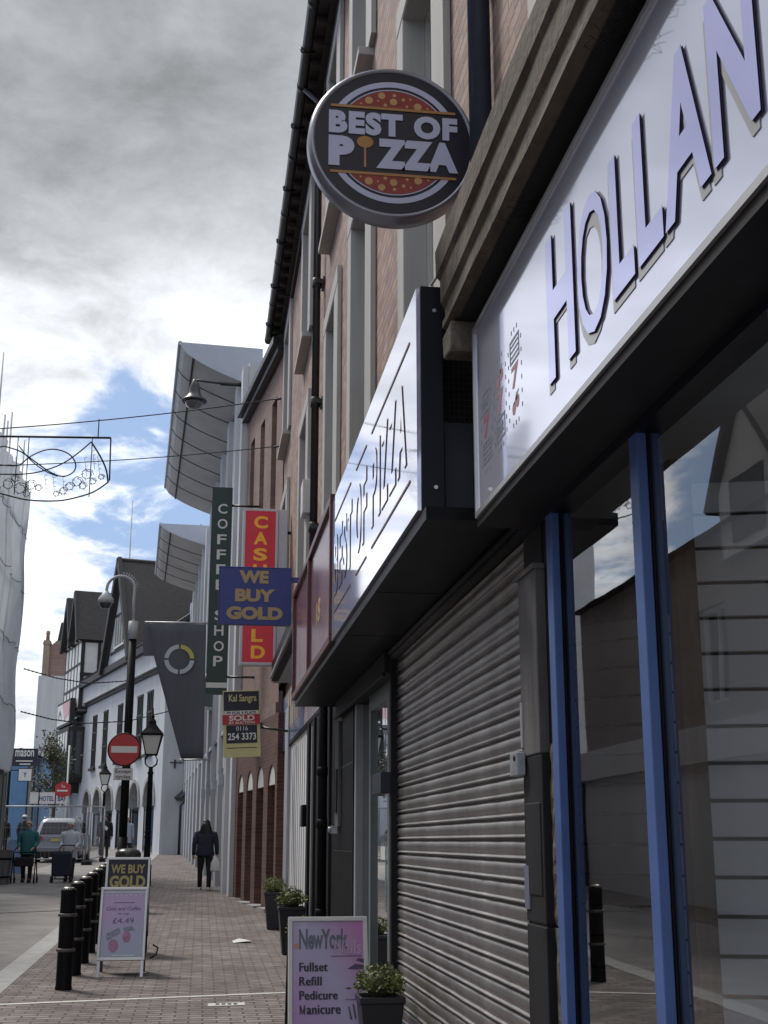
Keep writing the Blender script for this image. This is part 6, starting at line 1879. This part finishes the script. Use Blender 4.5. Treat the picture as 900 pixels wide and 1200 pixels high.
def person(label, x, y, rz, h_, top, legs, hair, hairstyle='short', step=.12, arms='down', coat=.82, width=1.0, group=None, shoes=None, lean=0.0, facing_away=False):
    """local space: the person looks along -Y"""
    k = h_ / 1.7
    t_ = thing('person', label, 'person', (x, y, gz(y)), rz, group)
    V = lambda a, b, c: Vector((a * k * (width if abs(a) > .01 and c < 1.5 else 1), (b - lean * max(0, c - .9)) * k, c * k))
    kn = {1: (.10, -step * .55 - .03, .49), -1: (.10, step * .25 - .03, .49)}
    an = {1: (.10, -step, .09), -1: (.10, step, .10)}
    if arms == 'down':
        el = {1: (.25, .06, 1.12), -1: (.25, .0, 1.12)}; wr = {1: (.26, -.03, .87), -1: (.27, -.08, .88)}
    else:
        el = {1: (.25, .02, 1.12), -1: (.25, .02, 1.12)}; wr = {1: (.19, -.25, .97), -1: (.19, -.25, .97)}
    verts = [V(0, 0, .94), V(0, 0, 1.12), V(0, 0, 1.32), V(0, 0, 1.45), V(0, -.01, 1.53), V(0, -.02, 1.60), V(0, -.01, 1.67), V(0, -.115, 1.60)]
    rad = [.13, .12, .13, .055, .06, .082, .062, .014]
    edges = [(0, 1), (1, 2), (2, 3), (3, 4), (4, 5), (5, 6), (5, 7)]
    for s_ in (1, -1):
        b = len(verts)
        verts += [V(s_ * .09, 0, .86), V(s_ * kn[s_][0], kn[s_][1], kn[s_][2]), V(s_ * an[s_][0], an[s_][1], an[s_][2]), V(s_ * an[s_][0], an[s_][1] - .14, .035)]
        rad += [.09, .058, .04, .034]; edges += [(0, b), (b, b + 1), (b + 1, b + 2), (b + 2, b + 3)]
        b = len(verts)
        e, w_ = el[s_], wr[s_]
        hd = Vector(w_) - Vector(e); hd.normalize()
        hand = Vector((w_[0], w_[1], w_[2])) + hd * .07
        verts += [V(s_ * .19, 0, 1.38), V(s_ * e[0], e[1], e[2]), V(s_ * w_[0], w_[1], w_[2]), V(s_ * hand.x, hand.y, hand.z)]
        rad += [.062, .045, .030, .036]; edges += [(2, b), (b, b + 1), (b + 1, b + 2), (b + 2, b + 3)]
        hb = b + 3
        for q, (off, ln) in enumerate(((-.030, .062), (-.010, .074), (.010, .070), (.030, .055))):
            c = len(verts)
            p1 = hand + hd * ln * .6 + Vector((0, off, 0)); p2 = hand + hd * ln * 1.1 + Vector((-.012, off, -.012))
            verts += [V(s_ * p1.x, p1.y, p1.z), V(s_ * p2.x, p2.y, p2.z)]; rad += [.0095, .008]; edges += [(hb, c), (c, c + 1)]
        c = len(verts)
        p1 = hand + Vector((-.03, -.03, -.01)); p2 = hand + Vector((-.035, -.045, -.045))
        verts += [V(s_ * p1.x, p1.y, p1.z), V(s_ * p2.x, p2.y, p2.z)]; rad += [.011, .009]; edges += [(hb, c), (c, c + 1)]
    rad = [r_ * k for r_ in rad]
    skin_body('body', [tuple(v) for v in verts], edges, rad, M_skin, t_)

    def ringz(c, rx, ry, n=16): return [Vector((c[0] + rx * math.cos(2 * math.pi * i / n), c[1] + ry * math.sin(2 * math.pi * i / n), c[2])) for i in range(n)]
    mb = MB()
    rows = [(coat - .02, .205, .155), (coat, .215, .165), (1.0, .195, .15), (1.12, .185, .142), (1.27, .205, .148), (1.37, .205, .13), (1.43, .14, .105), (1.475, .075, .075), (1.50, .07, .07)]
    mb.rings([ringz(V(0, 0, z), rx * k * width, ry * k) for z, rx, ry in rows])
    for s_ in (1, -1):
        e, w_ = el[s_], wr[s_]
        mb.tube([V(s_ * .13, 0, 1.40), V(s_ * .195, 0, 1.375), V(s_ * (e[0] * .5 + .1), e[1] * .5, 1.26), V(s_ * e[0], e[1], e[2]), V(s_ * (e[0] + w_[0]) / 2, (e[1] + w_[1]) / 2, (e[2] + w_[2]) / 2), V(s_ * w_[0], w_[1], w_[2])],
                [.06 * k, .082 * k, .075 * k, .062 * k, .055 * k, .050 * k], 12)
    mb.build('jacket', top, t_, local=True)
    mb = MB()
    mb.rings([ringz(V(0, 0, z), rx * k * width, ry * k) for z, rx, ry in ((.80, .165, .125), (.90, .185, .14), (1.02, .17, .13))])
    for s_ in (1, -1):
        mb.tube([V(s_ * .085, 0, .92), V(s_ * .092, kn[s_][1] * .4, .70), V(s_ * kn[s_][0], kn[s_][1], kn[s_][2]), V(s_ * .1, (kn[s_][1] + an[s_][1]) / 2 + .01, .29), V(s_ * an[s_][0], an[s_][1], .075)],
                [.105 * k, .096 * k, .072 * k, .062 * k, .056 * k], 12)
    mb.build('trousers', legs, t_, local=True)
    for s_ in (1, -1):
        mb = MB()
        a = V(s_ * an[s_][0], an[s_][1], 0)
        mb.rings([[a + Vector((rx * k * math.cos(2 * math.pi * i / 14), (-.05 + ry * math.sin(2 * math.pi * i / 14)) * k, z * k)) for i in range(14)] for z, rx, ry in ((0, .048, .135), (.03, .052, .14), (.06, .048, .11), (.095, .042, .06))])
        mb.build('shoe', shoes or M_clothblack, t_, local=True)
    mb = MB()
    hc = V(0, .012, 1.625)
    if hairstyle == 'long':
        mb.ball(hc, (.108 * k, .118 * k, .122 * k), 14, 10)
        mb.rings([ringz(V(0, .045, z), rx * k, ry * k) for z, rx, ry in ((1.22, .10, .045), (1.30, .155, .075), (1.42, .165, .09), (1.52, .145, .10), (1.60, .115, .105), (1.66, .10, .095))])
    else:
        n, m_ = 16, 9
        rg = []
        for i in range(m_ + 1):
            ph = math.pi * .62 * i / m_
            rr = []
            for j in range(n):
                a = 2 * math.pi * j / n
                front = max(0, -math.sin(a))
                p2 = ph * (1 - .42 * front)
                rj = 1 + .05 * math.sin(a * 5 + i)
                rr.append(hc + Vector((.105 * k * rj * math.sin(p2) * math.cos(a), .118 * k * rj * math.sin(p2) * math.sin(a), .112 * k * math.cos(p2))))
            rg.append(rr)
        mb.rings(rg)
    mb.build('hair', hair, t_, local=True)
    if hairstyle != 'long':
        mb = MB()
        for s_ in (1, -1): mb.ball(V(s_ * .032, -.098, 1.615), (.011 * k, .006 * k, .007 * k), 8, 5)
        mb.tube([V(-.022, -.099, 1.555), V(0, -.103, 1.552), V(.022, -.099, 1.555)], .005 * k, 5)
        mb.build('face_features', M_printdark, t_, local=True)
    return t_, V


wo, V = person('woman with long black hair walking away in a dark navy coat and leggings', .12, 32.1, R(180), 1.60, M_clothnavy, M_clothblack, M_hairblack, 'long', .13, 'down', .86, 1.12, shoes=M_shoe)
bag = MB()
bag.rings([[Vector((.02 + .35 + rx * math.cos(2 * math.pi * i / 12), 32.05 + ry * math.sin(2 * math.pi * i / 12), gz(32) + z)) for i in range(12)] for z, rx, ry in ((.42, .10, .05), (.46, .13, .06), (.62, .12, .06), (.72, .06, .03), (.78, .02, .015))])
tag(bag.build('shopping_bag', M_white), 'white carrier bag hanging from the hand of the woman walking away', 'bag')

l1, V = person('elderly lady in a teal jumper and dark trousers leaning on a walking frame', -4.54, 36.2, R(-4), 1.55, M_teal, M_clothblack, M_hairfair, 'short', .10, 'front', .80, 1.10, lean=.12)
l2, V = person('elderly lady with white hair in a white coat pushing a shopping trolley', -3.48, 36.6, R(-8), 1.53, M_coatwhite, M_clothnavy, M_hairwhite, 'short', .10, 'front', .70, 1.08, lean=.10)
person('man in black jacket with white chest print walking beside the white arches', -3.98, 56.3, R(8), 1.74, M_clothblack, M_clothblack, M_hairblack, 'short', .10, 'down', .86, 1.1)
mb = MB(); q = Fr((-3.98, 56.3, gz(56.3)), (math.cos(R(8)), math.sin(R(8)), 0), (math.sin(R(8)), -math.cos(R(8)), 0))
mb.prism(q, [(-.02, 1.18), (.06, 1.12), (.12, 1.22), (.05, 1.30), (-.02, 1.33)], .166, .174)
pr_ = mb.build('chest_print', M_white, [o for o in bpy.data.objects if o.name.startswith('person') and 'chest print' in o.get('label', '')][0])
person('person in a long pale blue coat standing behind the black camera pole', -3.16, 58.2, R(10), 1.66, M_clothblue, M_clothblack, M_hairfair, 'short', .03, 'down', .62, 1.0)
cp1, V = person('person in dark clothes and a white cap behind the fence at the far left', -7.3, 56.5, R(160), 1.72, M_clothnavy, M_clothblack, M_hairblack, 'short', .05, 'down', .84)
mb = MB(); mb.ball(V(0, .01, 1.66), (.112, .125, .085), 14, 8); mb.rings([[V(0, 0, 1.66) + Vector((.08 * math.cos(a), -.08 - .10 * abs(math.sin(a)) if 0 else -.10 + .09 * math.sin(a), z)) for a in [2 * math.pi * i / 12 for i in range(12)]] for z in (-.015, .0)]); mb.build('cap', M_white, cp1, local=True)
person('person in black coat behind the fence left of the white cap', -8.0, 55.5, R(20), 1.70, M_clothblack, M_clothnavy, M_hairblack, 'short', .05, 'down', .75)

# walking frame and shopping trolley
wf = thing('walking_frame', 'dark wheeled walking frame held by the lady in teal', 'walking frame', (-4.54, 35.75, gz(35.7)))
mb = MB(); z0 = gz(35.7)
for s_ in (-1, 1):
    x = -4.54 + s_ * .29
    mb.tube([(x, 35.45, z0 + .08), (x, 35.62, z0 + .80), (x - s_ * .05, 35.80, z0 + .90), (x - s_ * .06, 35.98, z0 + .90)], .016, 6); mb.tube([(x, 36.1, z0 + .05), (x, 35.62, z0 + .78)], .016, 6)
mb.tube([(-4.83, 35.58, z0 + .52), (-4.25, 35.58, z0 + .52)], .014, 6); mb.tube([(-4.83, 35.63, z0 + .78), (-4.25, 35.63, z0 + .78)], .014, 6)
mb.build('frame', M_black, wf)
for s_ in (-1, 1):
    for y in (35.45, 36.1):
        mb = MB(); mb.lathe((-4.54 + s_ * .29 - .02, y, z0 + .08), [(.03, 0), (.08, .002), (.08, .038), (.03, .04)], 14, (1, 0, 0)); mb.build('wheel', M_tyre, wf)
mb = MB(); mb.wb(-4.78, -4.30, 35.50, 35.66, z0 + .42, z0 + .66); mb.build('bag', M_clothblack, wf, bevel=.03)
tr = thing('shopping_trolley', 'dark wheeled shopping trolley pushed by the lady in white', 'shopping trolley', (-3.60, 36.0, gz(36)))
z0 = gz(36)
mb = MB(); mb.rings([[Vector((-3.62 + rx * a, 35.95 + ry * b, z0 + z)) for a, b in ((-1, -1), (1, -1), (1, 1), (-1, 1))] for z, rx, ry in ((.16, .20, .13), (.20, .24, .16), (.72, .25, .17), (.80, .22, .14))], True, False); mb.build('bag', M_clothnavy, tr, bevel=.03)
mb = MB()
for s_ in (-1, 1): mb.tube([(-3.60 + s_ * .18, 36.05, z0 + .10), (-3.58 + s_ * .18, 36.15, z0 + .7), (-3.52 + s_ * .18, 36.38, z0 + .95)], .013, 6)
mb.tube([(-3.70, 36.38, z0 + .95), (-3.34, 36.38, z0 + .95)], .014, 6); mb.tube([(-3.85, 36.0, z0 + .09), (-3.35, 36.0, z0 + .09)], .014, 6); mb.build('handle', M_black, tr)
for x, y in ((-3.86, 35.85), (-3.36, 35.85), (-3.86, 36.12), (-3.36, 36.12)):
    mb = MB(); mb.lathe((x - .02, y, z0 + .085), [(.03, 0), (.085, .002), (.085, .04), (.03, .042)], 14, (1, 0, 0)); mb.build('wheel', M_tyre, tr)

# ------------------------------------------------------------------ the silver car, seen from behind
car = thing('parked_car', 'silver people carrier parked behind the mesh fence, seen from the rear', 'car', (-5.35, 51.2, gz(51.2)))
cw = .88


def cring(z, hw, yr, yf, rr=.22, n=6):
    pts = []
    for cx_, cy_, a0 in ((hw - rr, yr + rr, -90), (hw - rr, yf - rr, 0), (-hw + rr, yf - rr, 90), (-hw + rr, yr + rr, 180)):
        for i in range(n + 1):
            a = R(a0 + 90 * i / n); pts.append(Vector((cx_ + rr * math.cos(a), cy_ + rr * math.sin(a), z)))
    return pts


mb = MB()
mb.rings([cring(.22, .78, .10, 4.35, .2), cring(.30, .87, .02, 4.45, .2), cring(.52, .89, .0, 4.48, .2), cring(.60, .885, .04, 4.47, .2), cring(.85, .89, .06, 4.40, .2), cring(1.0, .87, .08, 4.2, .2), cring(1.04, .845, .10, 3.6, .2),
          cring(1.45, .73, .30, 2.6, .2), cring(1.58, .67, .40, 2.35, .22), cring(1.64, .58, .52, 2.15, .25), cring(1.655, .45, .65, 2.0, .25)])
mb.build('body', M_silver, car, local=True)
rw = Fr((0, .085, 1.03), (1, 0, 0), (0, -.88, .38), (0, .43, .9))
mb = MB(); mb.prism(rw, [(-.70, .02), (.70, .02), (.60, .46), (.52, .50), (-.52, .50), (-.60, .46)], -.01, .022); mb.build('rear_window', M_wglass, car, local=True, bevel=.01)
for s_ in (-1, 1):
    mb = MB(); mb.prism(Fr((0, 0, 0), (1, 0, 0), (0, -1, 0)), [(s_ * .56, .82), (s_ * .875, .80), (s_ * .875, .98), (s_ * .70, 1.0), (s_ * .56, .92)], -.14, -.035); mb.build('tail_light', M_tail, car, local=True)
    mb = MB(); mb.prism(Fr((s_ * .80, 0, 0), (0, 1, 0), (s_, 0, .28)), [(.42, 1.08), (3.1, 1.08), (2.3, 1.46), (.62, 1.46)], -.03, .035); mb.build('side_window', M_wglass, car, local=True)
    mb = MB(); mb.tube([(s_ * .60, .55, 1.62), (s_ * .60, .65, 1.685), (s_ * .60, 2.1, 1.685), (s_ * .60, 2.2, 1.63)], .018, 6); mb.build('roof_rail', M_alu, car, local=True)
    for y in (.85, 3.6):
        mb = MB(); mb.lathe((s_ * .70, y, .31), [(.18, 0), (.30, .01), (.315, .05), (.315, .15), (.30, .19), (.18, .2)], 20, (s_, 0, 0)); wh = mb.build('wheel', M_tyre, car, local=True)
        mb = MB(); mb.lathe((s_ * .70, y, .31), [(.05, .195), (.20, .196), (.205, .205), (.03, .208)], 16, (s_, 0, 0)); mb.build('rim', M_alu, wh, local=True)
mb = MB(); mb.wb(-.86, .86, -.03, .12, .40, .58); mb.build('rear_bumper', M_silver, car, local=True, bevel=.04)
mb = MB(); mb.wb(-.80, .80, .0, .3, .20, .395); mb.build('lower_valance', M_tyre, car, local=True, bevel=.02)
mb = MB(); mb.wb(-.26, .26, .012, .05, .78, .89); mb.build('number_plate', mat("plate_yellow", (.55, .48, .15), .4), car, local=True)
mb = MB(); mb.wb(-.3, .3, .02, .06, .92, .95); mb.build('boot_handle', M_alu, car, local=True, bevel=.005)
